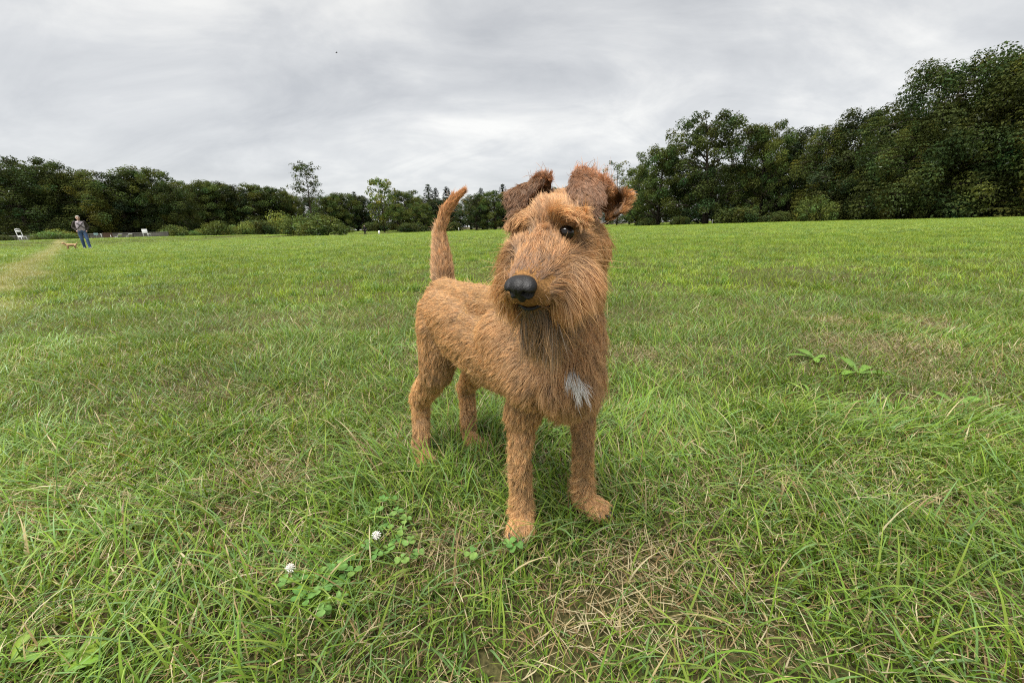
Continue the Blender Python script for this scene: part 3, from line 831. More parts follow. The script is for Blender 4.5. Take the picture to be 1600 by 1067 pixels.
# ------------------------------------------------------------------ grass
grng = np.random.default_rng(21)
GREENS = np.array([(0.190, 0.310, 0.026), (0.240, 0.345, 0.030), (0.140, 0.260, 0.028), (0.290, 0.362, 0.042), (0.092, 0.188, 0.019), (0.185, 0.300, 0.052)])
NEARG = np.array([(0.155, 0.262, 0.030), (0.200, 0.298, 0.034), (0.115, 0.222, 0.034), (0.250, 0.325, 0.048), (0.080, 0.158, 0.020), (0.170, 0.276, 0.070)])
STRAW = np.array([(0.46, 0.37, 0.19), (0.56, 0.47, 0.27), (0.38, 0.28, 0.14), (0.62, 0.54, 0.34), (0.25, 0.16, 0.08)])
def blades(root, length, width, az, lean, bend, segs, col, side=None, twist=0.0):
    """ribbons; root (N,3); lean = angle from upright at the root; bend = extra angle to the tip"""
    n = len(root); k = segs + 1
    t_ = np.linspace(0, 1, k)
    ang = lean[:, None] + bend[:, None] * (t_[None, :] ** 1.1)
    am = (ang[:, 1:] + ang[:, :-1]) / 2
    st = length[:, None] / segs
    hx = np.concatenate([np.zeros((n, 1)), np.cumsum(np.sin(am) * st, 1)], 1)
    hz = np.concatenate([np.zeros((n, 1)), np.cumsum(np.cos(am) * st, 1)], 1)
    ca, sa = np.cos(az), np.sin(az)
    cu = 0.0 if side is None else side[:, None] * t_[None, :] ** 2 * length[:, None]
    C = np.stack([root[:, 0:1] + hx * ca[:, None] - cu * sa[:, None], root[:, 1:2] + hx * sa[:, None] + cu * ca[:, None], np.maximum(root[:, 2:3] + hz, 0.0015)], -1)
    prof = np.clip(1.0 - t_ ** 2.2, 0, 1) * np.where(t_ < 0.05, 0.8, 1.0)
    tw = twist * (grng.random(n) - 0.5)
    wx = -np.sin(az + tw); wy = np.cos(az + tw)
    wz = (grng.random(n) - 0.5) * 0.5
    wd = np.stack([wx, wy, wz], -1); wd /= np.linalg.norm(wd, axis=1)[:, None]
    off = wd[:, None, :] * (prof[None, :, None] * (width / 2)[:, None, None])
    Lf = C - off; Rt = C + off
    # verts: pairs for the first `segs` stations and a tip
    nv = segs * 2 + 1
    V = np.empty((n, nv, 3), dtype=np.float32)
    V[:, 0:2 * segs:2] = Lf[:, :segs]; V[:, 1:2 * segs:2] = Rt[:, :segs]; V[:, -1] = C[:, -1]
    base = (np.arange(n) * nv)[:, None]
    q = []
    for i in range(segs - 1):
        q.append(base + np.array([[2 * i, 2 * i + 1, 2 * i + 3, 2 * i + 2]]))
    tr_ = base + np.array([[2 * segs - 2, 2 * segs - 1, 2 * segs]])
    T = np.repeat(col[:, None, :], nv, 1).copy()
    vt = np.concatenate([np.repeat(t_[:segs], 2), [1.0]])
    T *= (0.70 + 0.38 * vt)[None, :, None]      # colour scaled from darker at the root to lighter at the tip
    return V.reshape(-1, 3), (np.concatenate(q) if q else np.zeros((0, 4), int)), tr_, T.reshape(-1, 3)
class Grass:
    def __init__(self): self.V, self.Qd, self.T, self.C, self.n = [], [], [], [], 0
    def add(self, V, q, t_, c):
        self.V.append(V); self.Qd.append(q + self.n); self.T.append(t_ + self.n); self.C.append(c); self.n += len(V)
    def arrays(self): return np.concatenate(self.V), np.concatenate(self.Qd), np.concatenate(self.T), np.concatenate(self.C)
def pick(pal, n): 
    c = pal[grng.integers(0, len(pal), n)]
    return c * (0.8 + 0.4 * grng.random(n))[:, None]

def wedge(n, y0, y1, pw=1.0):
    """points on the ground that the lens can see between two distances"""
    y = np.sqrt(y0 ** 2 + (y1 ** 2 - y0 ** 2) * grng.random(n) ** pw)
    x = (grng.random(n) * 2 - 1) * (1.32 * y + 0.80)
    return x, y
GR = Grass()
def tuft_field(x, y):
    return 0.5 + 0.5 * np.sin(x * 7.7 + 2.0 * np.sin(y * 5.2)) * np.sin(y * 8.9 + 1.3 * np.sin(x * 6.1 + 2))
paws = [(fr_toe.x, fr_toe.y + 0.02), (fl_toe.x - 0.02, fl_toe.y + 0.02), (-0.23, 0.925), (-0.102, 0.99)]
def off_paws(x, y, r=0.034):
    k = np.ones(len(x), bool)
    for (a, b_) in paws: k &= (x - a) ** 2 + (y - b_) ** 2 > r * r
    return k
NEAR_END = 3.3
def sow(n, y0, y1, kind, segs):
    x, y = wedge(n, y0, y1)
    d = dry(x, y); tf = tuft_field(x, y)
    u = grng.random(n)
    if kind == 'fine':
        k = u > d * 0.80
    elif kind == 'long':
        k = u < (0.30 + 0.75 * tf) * (1 - 0.75 * d)
    else:
        k = u < 0.08 + 1.2 * d
    k &= off_paws(x, y, 0.016 if kind != 'long' else 0.030)
    x, y, d, tf = x[k], y[k], d[k], tf[k]; n = len(x)
    root = np.stack([x, y, np.zeros(n)], -1)
    az = grng.random(n) * 6.283
    if kind == 'fine':
        ln_ = (0.026 + 0.036 * grng.random(n)) * (0.75 + 0.5 * tf) * (1 - 0.35 * d)
        wd_ = 0.0016 + 0.0014 * grng.random(n)
        lean = 0.10 + 0.75 * grng.random(n); bend = 0.2 + 1.0 * grng.random(n)
        c = pick(NEARG, n)
        s_ = grng.random(n) < 0.10 + 0.35 * d; c[s_] = pick(STRAW, int(s_.sum()))
    elif kind == 'long':
        ln_ = (0.060 + 0.085 * grng.random(n) ** 1.6) * (0.8 + 0.35 * tf)
        wd_ = 0.0022 + 0.0022 * grng.random(n)
        lean = 0.15 + 0.75 * grng.random(n); bend = 0.5 + 1.25 * grng.random(n)
        c = pick(NEARG[[0, 1, 3, 5]], n) * np.array([1.0, 1.05, 1.3])
        s_ = grng.random(n) < 0.06; c[s_] = pick(STRAW, int(s_.sum()))
        # blades of a tuft lean the same way
        az = np.where(grng.random(n) < 0.6, 6.283 * (0.5 + 0.5 * np.sin(x * 3.3 + 1.1) * np.sin(y * 3.9 + 0.4)) + grng.normal(size=n) * 0.6, az)
    else:
        ln_ = 0.018 + 0.050 * grng.random(n) ** 1.4
        wd_ = 0.0011 + 0.0014 * grng.random(n)
        lean = 0.75 + 0.95 * grng.random(n); bend = (grng.random(n) - 0.35) * 0.9
        root[:, 2] = 0.003 + 0.022 * grng.random(n) * (0.5 + 0.5 * grng.random(n))
        c = pick(STRAW, n)
    side = grng.normal(size=n) * 0.16
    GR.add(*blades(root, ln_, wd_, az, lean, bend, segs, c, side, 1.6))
sow(90880, 0.27, 1.15, 'fine', 3)
sow(26980, 0.27, 1.15, 'long', 5)
sow(53960, 0.27, 1.15, 'straw', 2)
sow(123900, 1.1, 2.3, 'fine', 2)
sow(20060, 1.1, 2.3, 'long', 4)
sow(88500, 1.1, 2.3, 'straw', 1)
sow(90200, 2.2, NEAR_END, 'fine', 1)
sow(16500, 2.2, NEAR_END, 'long', 3)
sow(33000, 2.2, NEAR_END, 'straw', 1)
gmat = leaf_mat("grass_blade", 0.34, 0.5, 0.03, True, 0.9, (0.68, 1.32), True)
V, q, t_, c = GR.arrays()
go = link('grass', mesh_arrays('near_grass', V, [q, t_], True, c), None, gmat)
put(go, 'lawn grass of green blades and dry straw around the dog', 'grass', None, 'stuff')

# the meadow beyond: turf pieces repeated over the field by a node tree inside one object
NT = 6
TV, TQ, TT, TC, TI, nn = [], [], [], [], [], 0
for k in range(NT):
    G2 = Grass()
    for (n, lo, hi, kind) in ((2300, 0.03, 0.07, 0), (330, 0.07, 0.13, 1), (190, 0.03, 0.06, 2)):
        x = grng.normal(size=n) * 0.02 + (grng.random(n) - 0.5) * 1.12; y = (grng.random(n) - 0.5) * 1.12
        r_ = np.stack([x, y, np.zeros(n)], -1)
        l_ = lo + (hi - lo) * grng.random(n)
        pal = (GREENS, GREENS[[0, 1, 3]] * 1.05, STRAW)[kind]
        cc = pick(pal, n)
        G2.add(*blades(r_, l_, 0.0026 + 0.003 * grng.random(n), grng.random(n) * 6.283, (0.15, 0.25, 0.7)[kind] + 0.6 * grng.random(n), 0.3 + 0.9 * grng.random(n), 1 if kind == 0 else 2, cc, None, 1.5))
    for j in range(5 + 4 * (k % 3)):          # coarser darker tussocks
        cx_, cy_ = (grng.random(2) - 0.5) * 1.0; n = 45
        r_ = np.stack([cx_ + grng.normal(size=n) * 0.045, cy_ + grng.normal(size=n) * 0.045, np.zeros(n)], -1)
        cc = pick(GREENS[[2, 4]] if j % 3 else GREENS[[1, 3]], n)
        G2.add(*blades(r_, 0.07 + 0.05 * grng.random(n), 0.004 + 0.003 * grng.random(n), grng.random(n) * 6.283, 0.3 + 0.7 * grng.random(n), 0.4 + 0.9 * grng.random(n), 2, cc, None, 1.5))
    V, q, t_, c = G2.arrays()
    TV.append(V); TQ.append(q + nn); TT.append(t_ + nn); TC.append(c); TI.append(np.full(len(V), k)); nn += len(V)
# the points: one per turf piece, nearest fine and further off coarser
pp, ps, pr = [], [], []
def spread(y0, y1, step, s_xy, s_z):
    ys = np.arange(y0, y1, step)
    for yv in ys:
        half = 1.34 * yv + 2.0
        xs = np.arange(-half, half, step)
        a = np.stack([xs + (grng.random(len(xs)) - .5) * step * 0.25, np.full(len(xs), yv) + (grng.random(len(xs)) - .5) * step * 0.25, np.zeros(len(xs))], -1)
        pp.append(a); ps.append(np.stack([np.full(len(xs), s_xy), np.full(len(xs), s_xy), s_z * (0.8 + 0.4 * grng.random(len(xs)))], -1))
        pr.append(np.stack([np.zeros(len(xs)), np.zeros(len(xs)), grng.integers(0, 4, len(xs)) * (math.pi / 2) + grng.normal(size=len(xs)) * 0.1], -1))
spread(NEAR_END + 0.30, 14, 1.0, 1.0, 1.0)
spread(14.7, 45, 2.0, 2.0, 1.15)
spread(47, 175, 5.0, 5.0, 1.6)
PPt, PSc, PRo = np.concatenate(pp), np.concatenate(ps), np.concatenate(pr)
PPt[:, 2] = terrain(PPt[:, 0], PPt[:, 1])
npt = len(PPt)
Vall = np.concatenate(TV + [PPt.astype(np.float32)])
mm = mesh_arrays('meadow_turf', Vall, [np.concatenate(TQ), np.concatenate(TT)], True, np.concatenate(TC + [np.ones((npt, 3))]))
a = mm.attributes.new('piece', 'INT', 'POINT'); a.data.foreach_set('value', np.concatenate(TI + [np.full(npt, -1)]).astype(np.int32))
z3 = np.zeros((nn, 3))
a = mm.attributes.new('pscale', 'FLOAT_VECTOR', 'POINT'); a.data.foreach_set('vector', np.concatenate([z3, PSc]).astype(np.float32).ravel())
a = mm.attributes.new('prot', 'FLOAT_VECTOR', 'POINT'); a.data.foreach_set('vector', np.concatenate([z3, PRo]).astype(np.float32).ravel())
a = mm.attributes.new('which', 'INT', 'POINT'); a.data.foreach_set('value', np.concatenate([np.zeros(nn), grng.integers(0, NT, npt)]).astype(np.int32))
mo = link('meadow_grass', mm, None, gmat)
put(mo, 'wide mown green meadow reaching to the trees', 'grass', None, 'stuff')
gn = bpy.data.node_groups.new('spread_turf', 'GeometryNodeTree')
gn.interface.new_socket('Geometry', in_out='INPUT', socket_type='NodeSocketGeometry')
gn.interface.new_socket('Geometry', in_out='OUTPUT', socket_type='NodeSocketGeometry')
N_ = gn.nodes.new; K = gn.links.new
gi = N_('NodeGroupInput'); goo = N_('NodeGroupOutput')
def named(name, dt):
    x = N_('GeometryNodeInputNamedAttribute'); x.data_type = dt; x.inputs['Name'].default_value = name; return x.outputs['Attribute']
pc = named('piece', 'INT')
def sepeq(v):
    cmp = N_('FunctionNodeCompare'); cmp.data_type = 'INT'; cmp.operation = 'EQUAL'
    K(pc, cmp.inputs[2]); cmp.inputs[3].default_value = v
    s = N_('GeometryNodeSeparateGeometry'); s.domain = 'POINT'
    K(gi.outputs[0], s.inputs['Geometry']); K(cmp.outputs[0], s.inputs['Selection'])
    return s.outputs['Selection']
g2i = N_('GeometryNodeGeometryToInstance')
for k in reversed(range(NT)):
    K(sepeq(k), g2i.inputs[0])
iop = N_('GeometryNodeInstanceOnPoints')
K(sepeq(-1), iop.inputs['Points']); K(g2i.outputs[0], iop.inputs['Instance'])
iop.inputs['Pick Instance'].default_value = True
K(named('which', 'INT'), iop.inputs['Instance Index'])
e2r = N_('FunctionNodeEulerToRotation'); K(named('prot', 'FLOAT_VECTOR'), e2r.inputs[0]); K(e2r.outputs[0], iop.inputs['Rotation'])
K(named('pscale', 'FLOAT_VECTOR'), iop.inputs['Scale'])
K(iop.outputs[0], goo.inputs[0])
md = mo.modifiers.new('spread', 'NODES'); md.node_group = gn

# ------------------------------------------------------------------ trees
trng = np.random.default_rng(99)
def leaf_quads(C, Nn, size, tint, aspect=1.5):
    """small leaf sprays: a bent pair of triangles each"""
    n = len(C)
    r_ = trng.normal(size=(n, 3)); u = np.cross(Nn, r_); u /= np.linalg.norm(u, axis=1)[:, None] + 1e-9
    v = np.cross(Nn, u)
    s = size * (0.45 + 1.25 * trng.random(n) ** 1.8); a = u * (s * aspect / 2)[:, None]; b_ = v * (s / 2)[:, None]
    V = np.stack([C - a, C - b_ * 0.9 + Nn * (s * .12)[:, None], C + a, C + b_ * 0.9 + Nn * (s * .12)[:, None]], 1)
    i = np.arange(n)[:, None] * 4
    F = i + np.array([[0, 1, 2, 3]])
    return V.reshape(-1, 3), F, np.repeat(tint, 4, 0)
def unit(n):
    v = trng.normal(size=(n, 3)); return v / np.linalg.norm(v, axis=1)[:, None]

def crown_mesh(name, clumps, per_m2, size, hue, flat=0.75, shell=0.55, droop=0.0, layered=0.0):
    """clumps: (centre, radius). Leaves crowd towards the outside of each clump."""
    Vs, Fs, Ts, n0 = [], [], [], 0
    for (c, r) in clumps:
        n = int(per_m2 * r * r) + 6
        d = unit(n); rr = r * (shell + (1 - shell) * trng.random(n) ** 0.6) * (0.75 + 0.4 * trng.random(n))
        P_ = np.array(c) + d * rr[:, None] * np.array([1, 1, flat])
        if layered:
            P_[:, 2] += layered * r * np.round(d[:, 2] * 2) * 0.3
        P_[:, 2] -= droop * (rr / r) ** 2 * r * 0.4
        nn_ = d * np.array([0.7, 0.7, 0.8]) + np.array([0, 0, 0.55]) + trng.normal(size=(n, 3)) * 0.45
        nn_ /= np.linalg.norm(nn_, axis=1)[:, None]
        t_ = np.array(hue) * (0.75 + 0.5 * trng.random()) * (0.75 + 0.5 * trng.random(n))[:, None]
        t_ = t_ * (1 + np.array([0.25, 0.05, -0.1]) * trng.normal() * 0.8)
        V, F, T = leaf_quads(P_, nn_, size, np.clip(t_, 0.003, 0.6))
        Vs.append(V); Fs.append(F + n0); Ts.append(T); n0 += len(V)
    return mesh_arrays(name, np.concatenate(Vs), [np.concatenate(Fs)], False, np.concatenate(Ts))

def broadleaf(name, H, R, base, n_limb, hue, size, per=42, lean_up=0.5, gaps=0.0, seed=1, droop=0.0, clr=0.16, nsub=4, trunk_r=0.03, layered=0.0):
    """trunk, limbs and twigs; leaf clumps along them. base = height where the crown begins"""
    global trng
    trng = np.random.default_rng(seed)
    mb = MB(); clumps = []
    top = Vector((trng.normal() * 0.03 * H, trng.normal() * 0.03 * H, H * 0.90))
    stem = [Vector((0, 0, -0.3)), Vector((trng.normal() * .01 * H, trng.normal() * .01 * H, H * 0.3)), Vector((top.x * .6, top.y * .6, H * 0.62)), top]
    tr = H * trunk_r
    mb.tube(stem, [tr * 1.25, tr * 0.85, tr * 0.45, tr * 0.10], 8)
    def along(t):
        s = t * 3; i = min(int(s), 2); return stem[i].lerp(stem[i + 1], s - i)
    for i in range(n_limb):
        f = (i + trng.random() * 0.8) / n_limb
        zt = (base + (0.97 * H - base) * f)
        st = along(min(0.98, max(0.1, (zt - 0.12 * R * 1.2) / (H * 0.9))))
        a = i * 2.399 + trng.normal() * 0.35
        g_ = (zt - base) / (H - base)
        prof = math.sqrt(max(0.02, 1 - (abs(g_ - 0.38) / 0.66) ** 2.2))
        ext = R * prof * (0.72 + 0.42 * trng.random())
        up = lean_up * ext * (0.4 + 0.8 * trng.random())
        en = Vector((math.cos(a) * ext, math.sin(a) * ext, zt + up * 0.35 - droop * ext * 0.3)) + Vector((st.x, st.y, 0))
        en.z = min(en.z, H * 0.97)
        mid = st.lerp(en, 0.5) + Vector((0, 0, ext * 0.07))
        lr = tr * 0.36 * (0.5 + 0.5 * (1 - g_))
        mb.tube([st, mid, en], [lr, lr * 0.6, lr * 0.15], 5)
        cr0 = H * clr * (0.65 + 0.5 * trng.random()) * (0.6 + 0.4 * prof)
        if trng.random() > gaps:
            clumps.append((en, cr0))
        for k in range(nsub):
            q_ = st.lerp(en, 0.35 + 0.6 * trng.random())
            d_ = Vector(unit(1)[0]); d_.z = abs(d_.z) * 0.7 - 0.15
            tip = q_ + d_ * ext * (0.25 + 0.25 * trng.random())
            if tip.z > H: tip.z = H * 0.98
            mb.tube([q_, tip], [lr * 0.35, lr * 0.08], 4)
            if trng.random() > gaps:
                clumps.append((tip, cr0 * (0.5 + 0.35 * trng.random())))
    for k in range(5):
        if trng.random() > gaps * 0.5:
            clumps.append((top + Vector((trng.normal() * R * .22, trng.normal() * R * .22, -abs(trng.normal()) * H * 0.03)), H * clr * 0.5))
    crown = crown_mesh(name + '_crown', clumps, per / (size * size) * 0.12, size, hue, 0.55 if layered else 0.72, 0.55, droop, layered)
    return (mb.mesh(name + '_trunk'), crown, H)

def conifer(name, H, R, hue, size, seed=1, base=0.10):
    global trng
    trng = np.random.default_rng(seed)
    mb = MB()
    mb.tube([Vector((0, 0, -0.3)), Vector((0, 0, H * 0.5)), Vector((0, 0, H * 0.99))], [H * 0.016, H * 0.010, H * 0.002], 7)
    P_, N_, T_ = [], [], []
    z = H * base
    while z < H * 0.985:
        g_ = (z - H * base) / (H * (1 - base))
        r_ = R * (1 - g_) ** 0.62 + 0.10
        nb = max(4, int(8 * (1 - g_) + 3))
        a0 = trng.random() * 6.28
        for k in range(nb):
            a = a0 + k * 6.283 / nb + trng.normal() * 0.15
            l_ = r_ * (0.75 + 0.4 * trng.random())
            m_ = int(10 + 46 * l_ / R)
            t_ = trng.random(m_) ** 0.7
            x_ = np.cos(a) * t_ * l_; y_ = np.sin(a) * t_ * l_
            w_ = trng.normal(size=m_) * 0.11 * l_ * (0.3 + t_)
            zz = z - t_ * l_ * 0.28 + t_ ** 2 * l_ * 0.18 - np.abs(trng.normal(size=m_)) * 0.14
            P_.append(np.stack([x_ - np.sin(a) * w_, y_ + np.cos(a) * w_, zz], -1))
            nn_ = np.stack([np.cos(a) * 0.4 + trng.normal(size=m_) * .3, np.sin(a) * 0.4 + trng.normal(size=m_) * .3, np.ones(m_)], -1)
            N_.append(nn_ / np.linalg.norm(nn_, axis=1)[:, None])
            T_.append(np.array(hue) * ((0.7 + 0.6 * trng.random()) * (0.8 + 0.4 * trng.random(m_)))[:, None])
        z += H * 0.030 * (0.9 + 0.35 * trng.random()) * (1.15 - 0.5 * g_)
    V, F, T = leaf_quads(np.concatenate(P_), np.concatenate(N_), size, np.concatenate(T_), 2.0)
    return (mb.mesh(name + '_trunk'), mesh_arrays(name + '_crown', V, [F], False, T), H)

def bush(name, H, R, hue, size, seed=1, n=14, per=40):
    global trng
    trng = np.random.default_rng(seed)
    mb = MB(); cl = []
    for i in range(n):
        a = i * 2.4 + trng.normal() * 0.3; e_ = R * math.sqrt((i + 0.5) / n) * 0.86
        hh = H * (0.95 - 0.55 * (e_ / R) ** 2) * (0.72 + 0.38 * trng.random())
        tip = Vector((math.cos(a) * e_, math.sin(a) * e_, hh * 0.78))
        mb.tube([Vector((math.cos(a) * e_ * 0.25, math.sin(a) * e_ * 0.25, -0.1)), tip.lerp(Vector((0, 0, 0)), 0.45) + Vector((0, 0, hh * .08)), tip], [H * 0.014, H * 0.009, H * 0.003], 5)
        rr = min(hh * 0.42, R * 0.40) * (0.75 + 0.5 * trng.random())
        cl.append((tip + Vector((0, 0, -rr * 0.2)), rr))
        cl.append((Vector((tip.x * 1.0, tip.y * 1.0, hh * 0.32)), rr * 0.95))
    return (mb.mesh(name + '_stems'), crown_mesh(name + '_crown', cl, per / (size * size) * 0.12, size, hue, 0.85, 0.55), H)

bark = simple_mat('bark', (0.075, 0.062, 0.048), 0.9, 0.4, 3.0, 0.15, 0.6)
fol = leaf_mat('tree_leaves', 0.30, 0.5, 0.05, True, 0.18, (0.8, 1.2))
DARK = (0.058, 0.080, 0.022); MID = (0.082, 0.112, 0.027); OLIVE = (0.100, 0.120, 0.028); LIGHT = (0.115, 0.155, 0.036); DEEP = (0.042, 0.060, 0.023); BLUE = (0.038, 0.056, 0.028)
PROTO = {
    'oak':   broadleaf('oak', 16, 7.6, 2.2, 44, DARK, 0.20, 44, 0.6, 0.06, 3, 0, 0.10, 5),
    'oak2':  broadleaf('oak2', 16, 7.2, 1.6, 42, MID, 0.20, 44, 0.6, 0.05, 5, 0, 0.105, 5),
    'beech': broadleaf('beech', 18, 8.0, 1.0, 44, DARK, 0.18, 40, 0.2, 0.04, 8, 0.5, 0.115, 4, 0.026, 0.5),
    'beech2': broadleaf('beech2', 18, 7.6, 0.8, 44, OLIVE, 0.18, 40, 0.2, 0.04, 11, 0.5, 0.115, 4, 0.026, 0.5),
    'tall':  broadleaf('tall', 18, 6.0, 1.2, 42, DEEP, 0.21, 38, 0.5, 0.04, 13, 0.1, 0.10, 4),
    'tall2': broadleaf('tall2', 18, 6.4, 0.8, 42, MID, 0.21, 38, 0.5, 0.04, 17, 0.1, 0.10, 4),
    'thin':  broadleaf('thin', 18, 4.3, 8.0, 30, DARK, 0.26, 20, 1.2, 0.25, 23, 0.0, 0.060, 4, 0.014),
    'birch': broadleaf('birch', 15, 3.6, 4.5, 30, (0.13, 0.15, 0.07), 0.20, 14, 0.9, 0.2, 27, 0.9, 0.060, 4, 0.011),
    'young': broadleaf('young', 12, 3.9, 2.0, 40, (0.14, 0.185, 0.04), 0.26, 30, 0.9, 0.05, 31, 0.0, 0.075, 4, 0.018),
    'spruce': conifer('spruce', 20, 6.0, BLUE, 0.34, 35),
    'spruce2': conifer('spruce2', 20, 5.2, (0.024, 0.036, 0.020), 0.34, 37),
    'bush':  bush('bush', 3.0, 2.6, (0.10, 0.138, 0.034), 0.14, 41),
    'bush2': bush('bush2', 3.0, 3.2, (0.145, 0.19, 0.046), 0.13, 43, 16),
    'bush3': bush('bush3', 3.0, 2.8, DARK, 0.15, 45, 15),
}
used = set()
def plant(kind, px, top_py, Y, wfac=1.0, name='tree', label=None, cat='tree', group=None, rz=None):
    """a tree whose foot stands Y metres ahead at photo column px and whose top reaches the row top_py"""
    tm, cm, H = PROTO[kind]
    tp = Q(px, top_py, Y); basez = float(terrain(tp.x, Y))
    sz = (tp.z - basez) / H
    r = empty(name, (tp.x, Y, basez), trng.random() * 6.28 if rz is None else rz)
    r.scale = (sz * wfac, sz * wfac, sz)
    put(r, label, cat, group)
    bushy = kind.startswith('bush')
    a = link('stems' if bushy else 'trunk', tm, r); c = link('foliage' if bushy else 'crown', cm, r)
    if not tm.materials: tm.materials.append(bark)
    if not cm.materials: cm.materials.append(fol)
    return r
trng = np.random.default_rng(5)
prng = np.random.default_rng(77)
# --- the wood on the left: (kind, column, top row, distance, width, label)
LW = 'trees at the edge of the wood'
for kind, px, ty, Y, wf, lab in (
    ('beech', 8, 258, 74, 1.15, 'dark spreading tree at the far end of the wood, behind the white high-backed chair'),
    ('oak', 62, 251, 80, 1.05, 'tall dark ragged-topped tree of the wood just before the walking man'),
    ('beech2', 118, 268, 80, 1.0, 'dark low-browed tree rising straight behind the walking man'),
    ('tall', 172, 270, 84, 1.2, 'dark dense tree of the wood next beyond the walking man'),
    ('oak2', 222, 263, 88, 0.9, 'tallest dark peaked tree of the wood, above the white table'),
    ('beech', 258, 284, 88, 0.9, 'dark sloping tree above the small round bush by the white table'),
    ('oak2', 296, 283, 98, 0.95, 'round green-topped tree between the peaked dark tree and the bushes'),
    ('beech2', 330, 281, 102, 0.85, 'olive green tree standing behind the twin bushes'),
    ('tall', 352, 287, 104, 1.0, 'dark narrow tree between two olive green trees'),
    ('tall2', 388, 288, 108, 1.3, 'green dome-topped tree behind the long row of bushes'),
    ('oak', 428, 293, 112, 1.0, 'dark green tree just before the tall thin tree'),
    ('beech2', 452, 300, 114, 0.8, 'olive tree tucked behind the big bush with the thin tree'),
    ('tall2', 508, 306, 124, 1.2, 'pale olive tree next beyond the big bush under the thin tree'),
    ('oak2', 533, 302, 128, 0.9, 'small round pale crown beside the pointed dark spruce'),
    ('tall', 562, 305, 134, 1.2, 'dark tree behind the leafy young tree with a pale trunk'),
    ('oak2', 632, 298, 138, 1.0, 'open-topped green oak right behind the young pale-trunked tree'),
    ('tall2', 618, 318, 122, 1.3, 'broad light green tree low beside the young pale-trunked tree'),
    ('oak2', 655, 318, 124, 1.0, 'round mid-green tree just left of the dog tail'),
    ('tall', 690, 310, 142, 1.3, 'dark tree behind the raised dog tail'),
    ('oak', 742, 304, 126, 0.95, 'round dark green tree between the dog tail and the head'),
    ('tall2', 772, 298, 124, 1.1, 'dark green rounded tree against the shaggy side of the dog head'),
    ('tall', 830, 292, 126, 1.3, 'dark tree showing in the gap between the dog ears'),
    ('oak', 880, 294, 122, 1.2, 'dark round tree mostly hidden by the dog ears'),
):
    plant(kind, px, ty, Y, wf, 'broadleaf_tree', lab, 'tree', LW)
for px, ty, Y, wf, k, lab in ((552, 298, 140, 1.1, 'spruce', 'dark pointed spruce between round pale crowns'), (668, 286, 150, .95, 'spruce', 'tallest of the three spruces left of the dog tail'),
                              (680, 292, 150, .9, 'spruce2', 'slim spruce standing between two others left of the dog tail'), (697, 290, 152, 1.1, 'spruce2', 'spruce close beside the tip of the dog tail'),
                              (751, 292, 140, 1.0, 'spruce', 'single pointed spruce right of the dog tail'), (785, 286, 136, 1.0, 'spruce2', 'dark spruce peeping past the shaggy dog ear')):
    plant(k, px, ty, Y, wf, 'spruce_tree', lab, 'conifer', 'spruces over the wood')
# a second rank that closes the wood; nothing tells its trees apart
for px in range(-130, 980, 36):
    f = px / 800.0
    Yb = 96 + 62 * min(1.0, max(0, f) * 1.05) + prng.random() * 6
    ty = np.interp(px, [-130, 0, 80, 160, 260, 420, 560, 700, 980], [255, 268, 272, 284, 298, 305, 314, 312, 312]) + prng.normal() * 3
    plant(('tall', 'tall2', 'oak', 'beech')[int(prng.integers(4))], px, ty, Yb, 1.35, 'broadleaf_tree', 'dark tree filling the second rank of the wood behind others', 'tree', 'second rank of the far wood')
plant('thin', 475, 252, 92, 0.95, 'thin_tree', 'tall thin see-through tree rising out of the big bush', 'tree')
plant('young', 592, 280, 108, 0.80, 'young_tree', 'leafy light green young tree with bare pale trunk on the field edge', 'tree')
plant('birch', 968, 246, 120, 1.0, 'birch_tree', 'slender see-through birch beside the dog ear', 'tree')
# --- the wood on the right
RW = 'tall trees along the right side'
for kind, px, ty, Y, wf, lab in (
    ('tall2', 1000, 262, 96, 0.9, 'small green tree at the near end of the right wood beside the birch'),
    ('oak2', 1036, 230, 86, 0.85, 'green rounded tree just left of the big gappy oak'),
    ('oak', 1118, 182, 78, 0.88, 'big dark oak with sky showing through its open crown'),
    ('oak2', 1204, 194, 76, 0.62, 'brownish green round-topped tree next beyond the gappy oak'),
    ('tall', 1252, 200, 76, 0.85, 'slim dark tree with see-through middle between rounder trees'),
    ('beech2', 1296, 192, 70, 0.62, 'olive tree over the light green bush in the right wood'),
    ('tall', 1345, 170, 68, 1.0, 'dark bluish tree with a knobbly top before the tallest beeches'),
    ('beech', 1392, 168, 64, 0.6, 'olive drooping beech low before the tallest trees'),
    ('beech2', 1442, 180, 55, 0.62, 'light olive layered beech in front of the tallest tree'),
    ('beech', 1500, 84, 56, 0.86, 'very tall wide beech with layered branches reaching over the field'),
    ('beech', 1585, 82, 52, 0.80, 'huge dark beech at the frame edge, tallest of all trees'),
    ('beech2', 1660, 60, 50, 0.9, 'huge beech cut off by the picture edge'),
):
    plant(kind, px, ty, Y, wf, 'broadleaf_tree', lab, 'tree', RW)
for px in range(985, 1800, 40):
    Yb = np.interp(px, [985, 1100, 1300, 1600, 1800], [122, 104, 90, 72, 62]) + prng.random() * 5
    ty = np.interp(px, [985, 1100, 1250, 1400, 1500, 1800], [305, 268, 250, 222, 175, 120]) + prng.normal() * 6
    plant(('tall', 'tall2', 'oak', 'beech')[int(prng.integers(4))], px, ty, Yb, 1.15, 'broadleaf_tree', 'dark tree filling the second rank of the right wood', 'tree', 'second rank of the right wood')
